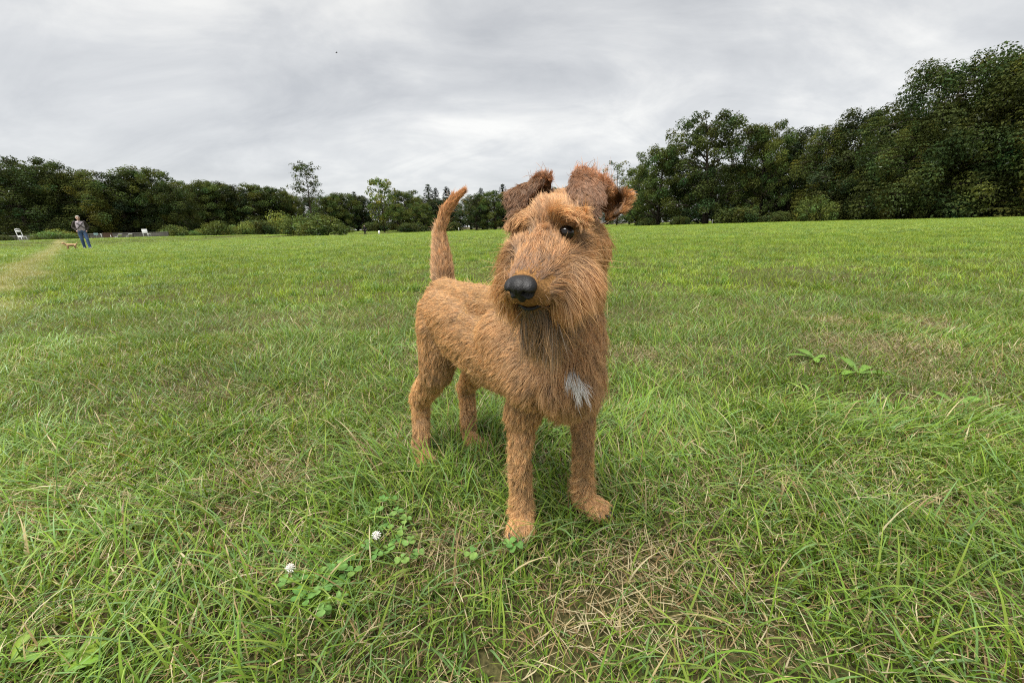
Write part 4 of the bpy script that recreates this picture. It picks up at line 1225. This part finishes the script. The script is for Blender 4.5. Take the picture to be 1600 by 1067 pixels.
# --- bushes along the field edge
for kind, px, ty, Y, wf, lab in (
    ('bush3', 6, 366, 44, 1.2, 'low dark bush beside the white high-backed chair'),
    ('bush2', 84, 357, 46, 1.75, 'wide low light green bush behind the walking man'),
    ('bush', 268, 349, 58, 1.15, 'small round bush next to the white table'),
    ('bush2', 306, 357, 62, 1.0, 'low pale bush between the round bush and the taller bush'),
    ('bush', 336, 342, 64, 1.05, 'pointed green bush left of the long row'),
    ('bush2', 372, 346, 70, 1.1, 'pale green bush in the middle of the bush row'),
    ('bush3', 398, 340, 74, 1.25, 'darker bush near the end of the bush row'),
    ('bush2', 440, 330, 82, 1.0, 'tall pale bush just left of the big bush'),
    ('bush', 492, 329, 58, 1.3, 'big spreading bush below the thin see-through tree'),
    ('bush', 464, 333, 62, .95, 'dark bushy half of the big clump under the thin tree'),
    ('bush', 540, 352, 100, 1.4, 'low round bush behind the dark-clothed stander'),
    ('bush3', 585, 345, 124, 1.6, 'dark bush in the shade behind the young pale-trunked tree'),
    ('bush3', 640, 346, 118, 1.7, 'dark shade bush just left of the dog tail'),
    ('bush3', 700, 344, 124, 1.6, 'dark bush hidden behind the dog tail'),
    ('bush3', 1010, 338, 84, 1.3, 'dark bush at the foot of the small end tree'),
    ('bush3', 1062, 336, 76, 1.3, 'dark bush under the left side of the gappy oak'),
    ('bush3', 1150, 320, 72, 1.5, 'dark spiky undergrowth bush right of the gappy oak trunk'),
    ('bush3', 1218, 328, 70, 1.5, 'dark broad bush left of the light green bush'),
    ('bush', 1280, 300, 62, 0.75, 'light green pointed bush in front of the dark wood'),
    ('bush3', 1335, 324, 64, 1.5, 'dark bush right of the light green pointed bush'),
    ('bush3', 1400, 312, 58, 1.2, 'dark bush under the light olive beech'),
    ('bush3', 1480, 322, 55, 1.4, 'dark bush below the very tall wide beech'),
    ('bush3', 1560, 314, 52, 1.3, 'dark bush at the foot of the huge dark beech'),
):
    plant(kind, px, ty, Y, wf, 'bush', lab, 'bush', None)
# undergrowth that darkens the wood behind its edge
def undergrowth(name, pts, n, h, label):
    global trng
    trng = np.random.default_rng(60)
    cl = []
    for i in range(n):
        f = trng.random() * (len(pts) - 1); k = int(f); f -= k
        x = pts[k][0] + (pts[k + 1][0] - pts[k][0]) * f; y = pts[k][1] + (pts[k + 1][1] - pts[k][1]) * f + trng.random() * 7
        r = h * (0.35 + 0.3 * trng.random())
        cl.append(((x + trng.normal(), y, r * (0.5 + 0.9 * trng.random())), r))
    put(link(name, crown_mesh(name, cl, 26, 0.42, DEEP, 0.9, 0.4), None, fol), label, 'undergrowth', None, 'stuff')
def foot(px, Y): 
    v = Q(px, 350, Y); return (v.x, Y)
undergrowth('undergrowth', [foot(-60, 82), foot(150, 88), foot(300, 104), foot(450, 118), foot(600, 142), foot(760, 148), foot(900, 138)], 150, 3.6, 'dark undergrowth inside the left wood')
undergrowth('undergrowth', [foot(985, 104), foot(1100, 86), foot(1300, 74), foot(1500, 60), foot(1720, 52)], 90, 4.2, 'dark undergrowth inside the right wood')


# ------------------------------------------------------------------ people and the small dog
skin_m = simple_mat('skin', (0.52, 0.33, 0.25), 0.6, 0.08, 12)
eye_m = simple_mat('person_eye', (0.03, 0.025, 0.02), 0.3, 0.0)
def person(loc, rz, s, shirt, jacket, trousers, hair, shoe, label, straps=False, stride=0.10, closed=False):
    root = empty('person', loc, rz); root.scale = (s, s, s)
    put(root, label, 'person')
    V3 = Vector
    st = stride
    hipL, hipR = V3((0.095, 0, 0.93)), V3((-0.095, 0, 0.93))
    kneeL, kneeR = V3((0.115, -0.05 - st * .4, 0.50)), V3((-0.085, -0.02 + st * .1, 0.50))
    ankL, ankR = V3((0.130, 0.0 - st * .9, 0.085)), V3((-0.075, 0.05 + st * .6, 0.10))
    toeL, toeR = ankL + V3((0.03, -0.17, -0.045)), ankR + V3((-0.02, -0.165, -0.062))
    shL, shR = V3((0.185, 0.01, 1.42)), V3((-0.185, 0.01, 1.42))
    elL, elR = V3((0.30, 0.09, 1.16)), V3((-0.30, 0.09, 1.16))
    wrL, wrR = V3((0.205, -0.045, 0.985)), V3((-0.205, -0.045, 0.985))
    b = MB()
    for h, k, a, t_ in ((hipL, kneeL, ankL, toeL), (hipR, kneeR, ankR, toeR)):
        b.cone(h, .082, k, .055).cone(k, .053, k.lerp(a, .35), .054).cone(k.lerp(a, .35), .054, a, .038).cone(a + V3((0, 0.02, -0.03)), .035, t_, .03)
    b.cone(hipL, .10, hipR, .10).cone((0, 0, .98), .11, (0, 0.01, 1.15), .115).cone((.05, 0, 1.16), .105, (.07, .01, 1.34), .105).cone((-.05, 0, 1.16), .105, (-.07, .01, 1.34), .105)
    b.cone(shL, .055, shR, .055).cone((0, 0.02, 1.40), .06, (0, -0.005, 1.54), .052)
    for sh, el, wr in ((shL, elL, wrL), (shR, elR, wrR)):
        b.cone(sh, .052, el, .040).cone(el, .040, wr, .028)
        d = (V3((wr.x * 0.78, -0.085, 0.90)) - wr)
        b.cone(wr, .028, wr + d * .6, .036)
        sx = 1 if wr.x > 0 else -1
        for k in range(4):                                            # fingers slid into the pocket
            o = V3((0, -0.028 + 0.019 * k, 0))
            b.cone(wr + d * .6 + o, .0105, wr + d * (1.15 - 0.08 * abs(k - 1)) + o, .0085, 1).cone(wr + d * (1.15 - 0.08 * abs(k - 1)) + o, .0085, wr + d * (1.45 - .1 * abs(k - 1)) + o + V3((-sx * .012, 0, 0)), .0075, 1)
        b.cone(wr + d * .25 + V3((0, -.025, 0)), .012, wr + d * .75 + V3((sx * .012, -.052, 0)), .0095, 1)   # thumb
    hc = V3((-0.005, -0.02, 1.645))
    b.ball(hc, (.076, .092, .108), 3).ball(hc + V3((-.004, -.02, -.055)), (.058, .070, .060), 3)
    b.cone(hc + V3((-.005, -.085, .012)), .011, hc + V3((-.009, -.108, -.022)), .015).ball(hc + V3((0.078, .005, -.01)), (.012, .022, .032)).ball(hc + V3((-.078, .005, -.01)), (.012, .022, .032))
    b.ball(hc + V3((-.006, -.083, -.06)), (.026, .012, .008)).ball(hc + V3((-.006, -.08, -.092)), (.026, .018, .018))
    link('body', b.remeshed('person_body', 0.008, 3, .4), root, skin_m)
    for sx in (-1, 1):
        link('eye', MB().ball(hc + V3((sx * .031 - .004, -.086, .018)), (.012, .007, .007), 2).mesh('person_eye'), root, eye_m)
    hb = MB(); hb.ball(hc + V3((0, .022, .030)), (.086, .092, .092), 3).cone(hc + V3((.06, .0, .03)), .03, hc + V3((.06, .02, -.02)), .025).cone(hc + V3((-.06, .0, .03)), .03, hc + V3((-.06, .02, -.02)), .025)
    hb.cone(hc + V3((.05, -.055, .085)), .022, hc + V3((-.05, -.05, .085)), .022)
    link('hair', hb.remeshed('person_hair', 0.009, 2, .4), root, simple_mat('hair', hair, 0.7, .25, 40, .3, .5))
    tb = MB()
    for h, k, a in ((hipL, kneeL, ankL), (hipR, kneeR, ankR)):
        tb.cone(h, .100, k, .074).cone(k, .073, a + V3((0, 0, -.01)), .064).cone(a + V3((0, 0, .06)), .066, a + V3((0, -.01, -.025)), .066)
    tb.cone(hipL, .116, hipR, .116).cone((.04, 0, .98), .122, (-.04, 0, .98), .122)
    link('trousers', tb.remeshed('person_trousers', .010, 3, .4), root, simple_mat('trousers', trousers, 0.85, .35, 9, .15, .3))
    sb = MB(); sb.cone((.05, -.012, 1.02), .122, (.065, -.008, 1.20), .125).cone((-.05, -.012, 1.02), .122, (-.065, -.008, 1.20), .125).cone((.065, -.006, 1.2), .124, (.08, .005, 1.37), .11).cone((-.065, -.006, 1.2), .124, (-.08, .005, 1.37), .11).cone((0, .015, 1.40), .085, (0, .01, 1.48), .066)
    link('shirt', sb.remeshed('person_shirt', .010, 3, .4), root, simple_mat('shirt', shirt, 0.85, .15, 9, .15, .3))
    jb = MB()
    for sx, sh, el, wr in ((1, shL, elL, wrL), (-1, shR, elR, wrR)):
        jb.cone(sh, .075, el, .062).cone(el, .061, wr.lerp(el, .05), .046)
        x0 = 0.045 if closed else 0.118
        jb.cone((sx * x0, .02, .97), .10, (sx * x0, .02, 1.18), .102).cone((sx * x0, .02, 1.18), .102, (sx * (x0 + .005), .02, 1.37), .088).cone((sx * .06, .03, 1.44), .055, sh, .070)
    jb.cone((0, .055, 1.0), .10, (0, .055, 1.38), .10)
    link('jacket', jb.remeshed('person_jacket', .010, 3, .4), root, simple_mat('jacket', jacket, 0.85, .25, 9, .15, .3))
    if straps:
        for a_, b_ in (((.135, -.095, 1.40), (-.15, -.128, 1.06)), ((-.135, -.095, 1.40), (.15, -.128, 1.10))):
            mid = ((a_[0] + b_[0]) / 2, -.152, (a_[2] + b_[2]) / 2)
            link('strap', MB().tube([a_, mid, b_], .017, 6).mesh('strap'), root, simple_mat('strap', (.035, .03, .032), .8))
    for a, t_ in ((ankL, toeL), (ankR, toeR)):
        link('shoe', MB().cone(a + V3((0, .02, -.035)), .048, t_, .040).cone(a + V3((0, .03, -.05)), .035, t_ + V3((0, -.01, -.012)), .030).remeshed('shoe', .010, 2, .4), root, simple_mat('shoe', shoe, .7))
    return root
mp = Q(131, 372, 22.4)
person((mp.x, 22.4, 0.0), math.radians(46), 0.965, (.44, .39, .42), (.055, .048, .042), (.075, .125, .235), (.50, .46, .42), (.20, .19, .18),
       'grey-haired man in open dark jacket and jeans with crossed chest straps, hands in pockets', True, 0.12)
fp = Q(570, 360, 76.0)
person((fp.x, 76.0, float(terrain(fp.x, 76.0))), math.radians(13), 1.0, (.02, .02, .022), (.016, .016, .018), (.02, .02, .022), (.62, .58, .52), (.02, .02, .02),
       'distant light-haired person in black clothes standing near the pale-trunked tree', False, 0.04, True)

sp = Q(112, 385, 21.6)
pup = empty('small_dog', (sp.x, 21.6, 0.0), math.radians(46)); put(pup, 'small pale tan dog walking in the grass at the man\'s feet', 'dog')
b = MB(); V3 = Vector
b.cone((-.14, 0, .235), .072, (.14, 0, .235), .062).cone((-.14, 0, .25), .06, (-.23, 0, .31), .045).ball((-.265, -.005, .335), (.058, .047, .048), 3).cone((-.29, -.008, .325), .032, (-.345, -.012, .312), .018)
b.cone((.18, 0, .27), .022, (.235, 0, .33), .017).cone((.235, 0, .33), .017, (.25, 0, .39), .010)
for y, f in ((-.045, -.03), (.045, .035)):
    b.cone((-.14, y, .20), .036, (-.145 + f * .5, y, .11), .022).cone((-.145 + f * .5, y, .11), .022, (-.15 + f, y, .025), .019).cone((-.15 + f, y, .022), .019, (-.178 + f, y, .018), .017)
    b.cone((.13, y, .20), .046, (.115 - f * .5, y, .13), .030).cone((.115 - f * .5, y, .13), .028, (.155 - f, y, .085), .018).cone((.155 - f, y, .085), .018, (.145 - f, y, .022), .017).cone((.145 - f, y, .02), .018, (.118 - f, y, .018), .016)
for y in (-.04, .04):
    b.sheet([[(-.25, y, .375), (-.275, y * 1.1, .378)], [(-.245, y * 1.5, .345), (-.275, y * 1.5, .340)], [(-.255, y * 1.55, .305), (-.268, y * 1.55, .303)]], .008)
link('body', b.remeshed('small_dog_body', .0075, 3, .4), pup, simple_mat('pale_coat', (.46, .31, .17), .9, .35, 14, .1, .5))
link('nose', MB().ball((-.362, -.013, .316), .012).mesh('small_dog_nose'), pup, m_nose)
for y in (-.03, .02):
    link('eye', MB().ball((-.308, y - .003, .350), .008).mesh('small_dog_eye'), pup, m_eye)

# ------------------------------------------------------------------ garden furniture and posts far left
white = simple_mat('white_plastic', (.78, .79, .78), .45, .06, 6)
def at_ground(px, Y):
    v = Q(px, 360, Y); return Vector((v.x, Y, float(terrain(v.x, Y))))
def facing(p, extra=0.0):
    return -math.atan2(p.x, p.y) + extra
p = at_ground(31, 38.0)
r = empty('chair', p, facing(p, 0.5)); r.scale = (.72, .8, .86); put(r, 'white high-backed garden chair with a hole in its backrest by the wood', 'chair')
tilt = 0.16
def bk_(x, z): return (x, .22 + (z - .42) * tilt + 0.0, z)
for x in (-.24, .24):
    link('back_post', MB().tube([bk_(x, .0), bk_(x, .42), bk_(x, 1.16), bk_(x * .8, 1.24)], .032, 8).mesh('back_post'), r, white)
    link('leg', MB().tube([(x, -.25, 0), (x, -.23, .44)], .028, 8).mesh('chair_leg'), r, white)
link('top_rail', MB().tube([bk_(-.21, 1.23), bk_(0, 1.27), bk_(.21, 1.23)], .035, 8).mesh('top_rail'), r, white)
link('back_panel', MB().sheet([[bk_(-.23, 1.13), bk_(.23, 1.13)], [bk_(-.23, .93), bk_(.23, .93)]], .03).mesh('back_panel'), r, white)
link('back_panel', MB().sheet([[bk_(-.23, .60), bk_(.23, .60)], [bk_(-.23, .47), bk_(.23, .47)]], .03).mesh('back_panel'), r, white)
link('seat', MB().box((0, -.02, .44), (.54, .50, .05), None, .015).mesh('seat'), r, white)

p = at_ground(225.5, 47.0)
r = empty('table', p, facing(p)); put(r, 'white square tipped-up folding table on two legs by the round bush', 'table')
link('table_top', MB().box((0, 0, .70), (.46, .05, .44), Matrix.Rotation(-.2, 3, 'X'), .012).mesh('table_top'), r, white)
for x in (-.18, .18):
    link('leg', MB().tube([(x, .05, 0), (x, 0, .55)], .025, 7).mesh('table_leg'), r, white)
p = at_ground(231.5, 46.6)
r = empty('stool', p, facing(p)); put(r, 'low round white stool beside the white tipped-up table', 'stool')
link('seat', MB().tube([(0, 0, .38), (0, 0, .43)], .17, 14).mesh('stool_seat'), r, white)
for k in range(3):
    link('leg', MB().tube([(.13 * math.cos(k * 2.1), .13 * math.sin(k * 2.1), 0), (.09 * math.cos(k * 2.1), .09 * math.sin(k * 2.1), .39)], .02, 6).mesh('stool_leg'), r, white)
def lounger(px, Y, rz, sc_, label):
    p = at_ground(px, Y)
    r = empty('sun_lounger', p, rz); r.scale = (sc_,) * 3; put(r, label, 'sun lounger', 'white sun loungers by the low wall')
    link('seat', MB().box((0, .1, .30), (.55, 1.1, .05), None, .012).mesh('lounger_seat'), r, white)
    link('backrest', MB().box((0, -.72, .50), (.55, .70, .05), Matrix.Rotation(-.62, 3, 'X'), .012).mesh('lounger_back'), r, white)
    for x in (-.22, .22):
        for y in (-.38, .55):
            link('leg', MB().tube([(x, y, 0), (x, y, .29)], .022, 6).mesh('lounger_leg'), r, white)
lounger(182, 46.0, 1.1, .62, 'white sun lounger with raised back, nearer the walking man')
lounger(199, 46.5, 1.0, .62, 'white sun lounger with raised back, nearer the white table')
p = at_ground(148, 45.0)
r = empty('sign', p, facing(p)); put(r, 'small pale blue sign board on a thin post right of the man', 'sign')
link('post', MB().tube([(0, 0.03, 0), (0, 0.03, .46)], .02, 6).mesh('sign_post'), r, simple_mat('grey_post', (.30, .31, .30), .7))
link('board', MB().box((0, 0, .50), (.34, .03, .20), None, .008).mesh('sign_board'), r, simple_mat('pale_blue', (.36, .52, .55), .5, .06))
def post(px, Y, h, rad_, label, mat=white, group=None):
    p = at_ground(px, Y)
    o = link('post', MB().tube([(0, 0, -.1), (0, 0, h * .97), (0, 0, h)], [rad_, rad_, rad_ * .6], 8).mesh('post'), None, mat)
    o.location = p; put(o, label, 'post', group); return o
post(156, 43.0, .52, .028, 'slim white post right of the pale blue sign', white, 'white posts')
post(170.5, 44.5, .36, .028, 'short white post before the white loungers', white, 'white posts')
post(592, 70.0, .75, .13, 'white marker stone at the foot of the pale-trunked young tree', white, 'white posts')
post(717, 108.0, .95, .07, 'thin white marker post behind the dog tail', white, 'white posts')
post(1112, 73.0, .75, .10, 'white marker post under the gappy oak', white, 'white posts')
p = at_ground(166, 47.5)
r = empty('crate', p, facing(p)); put(r, 'brown wooden box standing behind the short white post', 'box')
bm_ = simple_mat('brown_wood', (.12, .07, .045), .8, .3, 5)
for k in range(3):
    link('plank', MB().box((0, -.20, .10 + .19 * k), (.78, .03, .175), None, .006).mesh('crate_plank'), r, bm_)
link('lid', MB().box((0, 0, .60), (.84, .46, .04), None, .008).mesh('crate_lid'), r, bm_)
for x in (-.37, .37):
    link('side_panel', MB().box((x, .0, .29), (.03, .37, .57), None, .006).mesh('crate_side'), r, bm_)
# low wall along the wood
stone = simple_mat('wall_stone', (.15, .14, .125), .9, .45, 3.5, .2, .6)
w0, w1 = at_ground(-20, 48.0), at_ground(262, 56.0)
w2, w3 = at_ground(350, 78.0), at_ground(392, 82.0)
for a_, b_, lab in ((w0, w1, 'low grey stone wall along the wood behind the garden chairs'), (w2, w3, 'short piece of low grey wall between the bushes')):
    r = empty('low_wall', a_, math.atan2(b_.y - a_.y, b_.x - a_.x)); put(r, lab, 'wall')
    Lw = (b_ - a_).length; x = 0.0; k = 0
    while x < Lw:
        l_ = 1.7 + .5 * prng.random(); l_ = min(l_, Lw - x)
        if l_ < .2: break
        o = link('stone_block', MB().box((x + l_ / 2, prng.normal() * .012, .24), (l_ - .03, .34, .60), None, .03).mesh('stone_block'), r, stone)
        x += l_
    link('coping', MB().box((Lw / 2, 0, .575), (Lw, .42, .065), None, .015).mesh('coping'), r, simple_mat('coping_stone', (.23, .22, .20), .9, .3, 3))

# a bird far off in the sky
bp_ = Q(526, 83, 105.0)
r = empty('bird', bp_, 0.5); put(r, 'tiny dark bird gliding in the grey sky over the thin tree', 'bird')
dk_ = simple_mat('bird_dark', (.12, .12, .125), .8)
link('body', MB().cone((-.14, 0, 0), .055, (.10, 0, .01), .05).cone((.10, 0, .01), .045, (.19, 0, .02), .035).cone((.19, 0, .02), .018, (.24, 0, .015), .006).cone((-.14, 0, 0), .04, (-.30, 0, 0), .02).remeshed('bird_body', .012, 2), r, dk_)
for s in (-1, 1):
    link('wing', MB().sheet([[(.08, s * .04, .02), (.02, s * .04, .02), (-.07, s * .04, .02)], [(.10, s * .24, .09), (.03, s * .24, .10), (-.07, s * .22, .09)], [(.02, s * .52, .07), (-.02, s * .52, .07), (-.06, s * .48, .06)]], .012).mesh('wing'), r, dk_)

# ------------------------------------------------------------------ clover and broad leaves in the turf
wrng = np.random.default_rng(11)
clov_m = leaf_mat('clover_leaf', .35, .5, .03, True, 60, (.85, 1.15))
stem_m = simple_mat('stem_green', (.13, .19, .05), .7, .2, 60)
def leaflet_mesh(s, tint):
    """heart-shaped clover leaflet folded a little on its midrib, with the pale chevron"""
    prof = [(0, 0), (.22, .26), (.5, .44), (.78, .46), (.97, .26), (.88, 0)]
    Vv, Tt, Ff = [], [], []
    for (t_, w_) in prof:
        for sx in (-1, 0, 1):
            Vv.append((sx * w_ * s, t_ * s if sx else min(t_, .90) * s, (abs(sx) * w_ * .35 - .12 * t_ * t_) * s))
            pale = .42 < t_ < .6 and sx != 0
            Tt.append(np.array(tint) * (1.5 if pale else (1.0 if sx else 1.12)))
    for i in range(len(prof) - 1):
        for c_ in (0, 1):
            a = i * 3 + c_
            Ff.append((a, a + 1, a + 4, a + 3))
    return mesh_arrays('leaflet', np.array(Vv), [np.array(Ff)], True, np.array(Tt))
LFM = [leaflet_mesh(1.0, c_) for c_ in ((.14, .27, .07), (.17, .30, .085), (.115, .24, .065), (.18, .29, .075))]
for m_ in LFM: m_.materials.append(clov_m)
def on_ground(px, py):
    d = Q(px, py, 1.0); k_ = CAM_H / (CAM_H - d.z); return Vector((d.x * k_, k_, 0))
def clover(pxs, label, flower=None, s=.0135, group='clover plants'):
    c_ = on_ground(*pxs[len(pxs) // 2]); c_.z = 0
    r = empty('clover_flower' if flower else 'clover_plant', c_); put(r, label, 'clover', group)
    for (px, py) in pxs:
        h = .024 + .018 * wrng.random()
        v = Q(px, py, 1.0); k_ = (CAM_H - h) / (CAM_H - v.z); tip = Vector((v.x * k_, k_, h)) - c_
        base = Vector((tip.x * .8 + wrng.normal() * .006, tip.y * .8 + wrng.normal() * .006, 0))
        link('stem', MB().tube([base, base.lerp(tip, .6) + Vector((.002, 0, .006)), tip], .0008, 4).mesh('clover_stem'), r, stem_m)
        a0 = wrng.random() * 6.28; tl_ = wrng.normal(size=2) * .22
        for k in range(3):
            o = link('leaflet', LFM[int(wrng.integers(4))], r)
            o.location = tip + Vector((0, 0, .0006 * k))
            sc_ = s * (.85 + .35 * wrng.random())
            o.rotation_euler = (tl_[0] + wrng.normal() * .12, tl_[1] + wrng.normal() * .12, a0 + k * 2.094 + wrng.normal() * .1)
            o.scale = (sc_, sc_, sc_)
    if flower:
        px, py = flower; h = .050
        v = Q(px, py, 1.0); k_ = (CAM_H - h) / (CAM_H - v.z); tip = Vector((v.x * k_, k_, h)) - c_
        link('stem', MB().tube([Vector((tip.x, tip.y + .004, 0)), Vector((tip.x + .003, tip.y + .002, .028)), tip], .0011, 5).mesh('flower_stem'), r, stem_m)
        fb = MB(); n_ = 56
        for k in range(n_):                      # florets
            z_ = 1 - 1.7 * (k + .5) / n_; a = k * 2.39996; rr = math.sqrt(max(0, 1 - z_ * z_))
            d = Vector((rr * math.cos(a), rr * math.sin(a), z_)); ln_ = .0082 * (.8 + .3 * wrng.random())
            up = (d + Vector((0, 0, .5 * z_))).normalized()
            fb.tube([tip + d * .0015, tip + up * ln_ * .6, tip + up * ln_], [.0006, .0013, .0005], 4)
        link('flower_head', fb.mesh('flower_head', False), r, simple_mat('clover_white', (.80, .77, .72), .7, .12, 300))
clover([(604, 822), (628, 826), (620, 842), (634, 812)], 'white clover flower near the dog with leaves to its upper side', (588, 836))
clover([(446, 910), (462, 906), (472, 898)], 'white clover flower farther from the dog, alone in long grass', (454, 887))
clover([(598, 783), (612, 779), (590, 798), (620, 798)], 'clover plant at the top of the patch near the dog', None)
clover([(606, 860), (588, 866), (572, 852)], 'clover plant right below the nearer clover flower', None)
clover([(640, 846), (652, 862), (628, 872)], 'clover plant between the nearer clover flower and dry straw', None)
clover([(512, 886), (500, 900), (518, 906), (530, 884), (506, 916)], 'largest clover plant in the middle between the two flowers', None, .0155)
clover([(542, 876), (552, 892), (536, 906)], 'clover plant just right of the largest clover plant', None)
clover([(480, 936), (468, 930)], 'small clover plant below the farther clover flower', None)
clover([(505, 952), (516, 944), (534, 932)], 'clover plant lowest in the patch, below the largest plant', None)
clover([(736, 864)], 'single clover plant standing alone in dry straw before the dog', None, .014)
clover([(796, 850), (806, 852)], 'clover plant right in front of the dog paw', None, .014)
clover([(868, 672), (880, 668), (858, 676)], 'clover plant between the two front legs of the dog', None, .0125)

weed_m = leaf_mat('weed_leaf', .35, .5, .02, True, 40, (.85, 1.15))
def weed_leaf(L_, W_, tint, lobes, droop_):
    n_ = 11; Vv, Ff, Tt = [], [], []
    for i in range(n_):
        t_ = i / (n_ - 1)
        w_ = W_ * (math.sin(math.pi * min(1, t_ * .92 + .06)) ** .8) * (.35 + .75 * t_ if t_ < .75 else .9)
        if lobes and i % 2: w_ *= .55
        if i == n_ - 1: w_ = .0005
        x_ = L_ * (t_ - droop_ * .12 * t_ ** 2); z_ = L_ * (.34 * t_ - droop_ * .40 * t_ * t_)
        for sx in (-1, 0, 1):
            Vv.append((x_ - (.012 * abs(sx) if lobes and i % 2 else 0), sx * w_, max(z_ + abs(sx) * w_ * .30, .003)))
            Tt.append(np.array(tint) * (1.35 if sx == 0 else .95 + .1 * (i % 2)))
    for i in range(n_ - 1):
        for c_ in (0, 1):
            a = i * 3 + c_; Ff.append((a, a + 1, a + 4, a + 3))
    return mesh_arrays('weed_leaf', np.array(Vv), [np.array(Ff)], True, np.array(Tt))
def rosette(px, py, leaves, label, name='dandelion_plant'):
    c_ = on_ground(px, py); r = empty(name, c_); put(r, label, 'weed', 'broad-leaved weeds in the turf')
    for (deg, L_, W_, tint, lobes, dr) in leaves:
        L_ *= .85 + .2 * wrng.random(); W_ *= .80
        me = weed_leaf(L_, W_, tint, lobes, dr); o = link('leaf', me, r, weed_m)
        o.rotation_euler = (wrng.normal() * .15, wrng.normal() * .1, math.radians(deg)); o.location = (0, 0, .016)
G1, G2_, G3 = (.14, .26, .035), (.22, .32, .05), (.11, .20, .028)
rosette(1318, 648, [(20, .13, .012, G1, True, .9), (-12, .15, .015, G2_, True, 1.0), (150, .11, .012, G1, True, .8), (80, .10, .011, G3, True, .7), (210, .12, .012, G3, True, 1.0)], 'dandelion with long pale lobed leaves lying in the grass at right')
rosette(1392, 652, [(8, .10, .013, G1, True, .9), (170, .12, .014, G2_, True, 1.0), (60, .09, .012, G3, True, .8), (-60, .08, .012, G3, True, .9)], 'dandelion with a pale wide leaf right of the long-leaved one')
rosette(1262, 622, [(100, .11, .012, G2_, False, .6), (70, .10, .012, G1, False, .7), (185, .09, .012, G3, False, .9)], 'upright pale-leaved weed left of the dandelions')
rosette(1340, 590, [(140, .12, .024, G1, False, .8), (30, .13, .026, G1, False, .8), (-20, .12, .022, G3, False, 1.0), (85, .12, .025, G3, False, .6), (200, .12, .022, G1, False, .9)], 'broad dark-leaved dock plant above the dandelions')
rosette(1272, 566, [(90, .11, .022, G3, False, .6), (20, .11, .02, G1, False, .8), (160, .12, .02, G3, False, .8), (240, .10, .018, G1, False, .9)], 'broad-leaved dock plant farthest up beside the straw patch')
rosette(1490, 640, [(80, .12, .018, G3, False, .7), (10, .12, .018, G1, False, .8), (150, .10, .016, G3, False, .8)], 'dock plant beside the bare soil spot at right')
rosette(24, 1050, [(60, .055, .013, G2_, False, .7), (110, .05, .013, G2_, False, .7), (5, .05, .012, G1, False, .9)], 'broad pale-leaved plantain in the near left corner', 'plantain_plant')
rosette(110, 1064, [(75, .05, .012, G2_, False, .7), (25, .045, .012, G1, False, .8), (130, .045, .011, G1, False, .8)], 'broad pale-leaved plantain beside the one in the near left corner', 'plantain_plant')
rosette(640, 548, [(0, .11, .018, G1, False, .8), (60, .10, .016, G1, False, .8), (120, .11, .018, G3, False, .8), (180, .10, .018, G1, False, .8), (-60, .10, .016, G3, False, .9)], 'leafy weed just behind the dog\'s rump', 'leafy_weed')
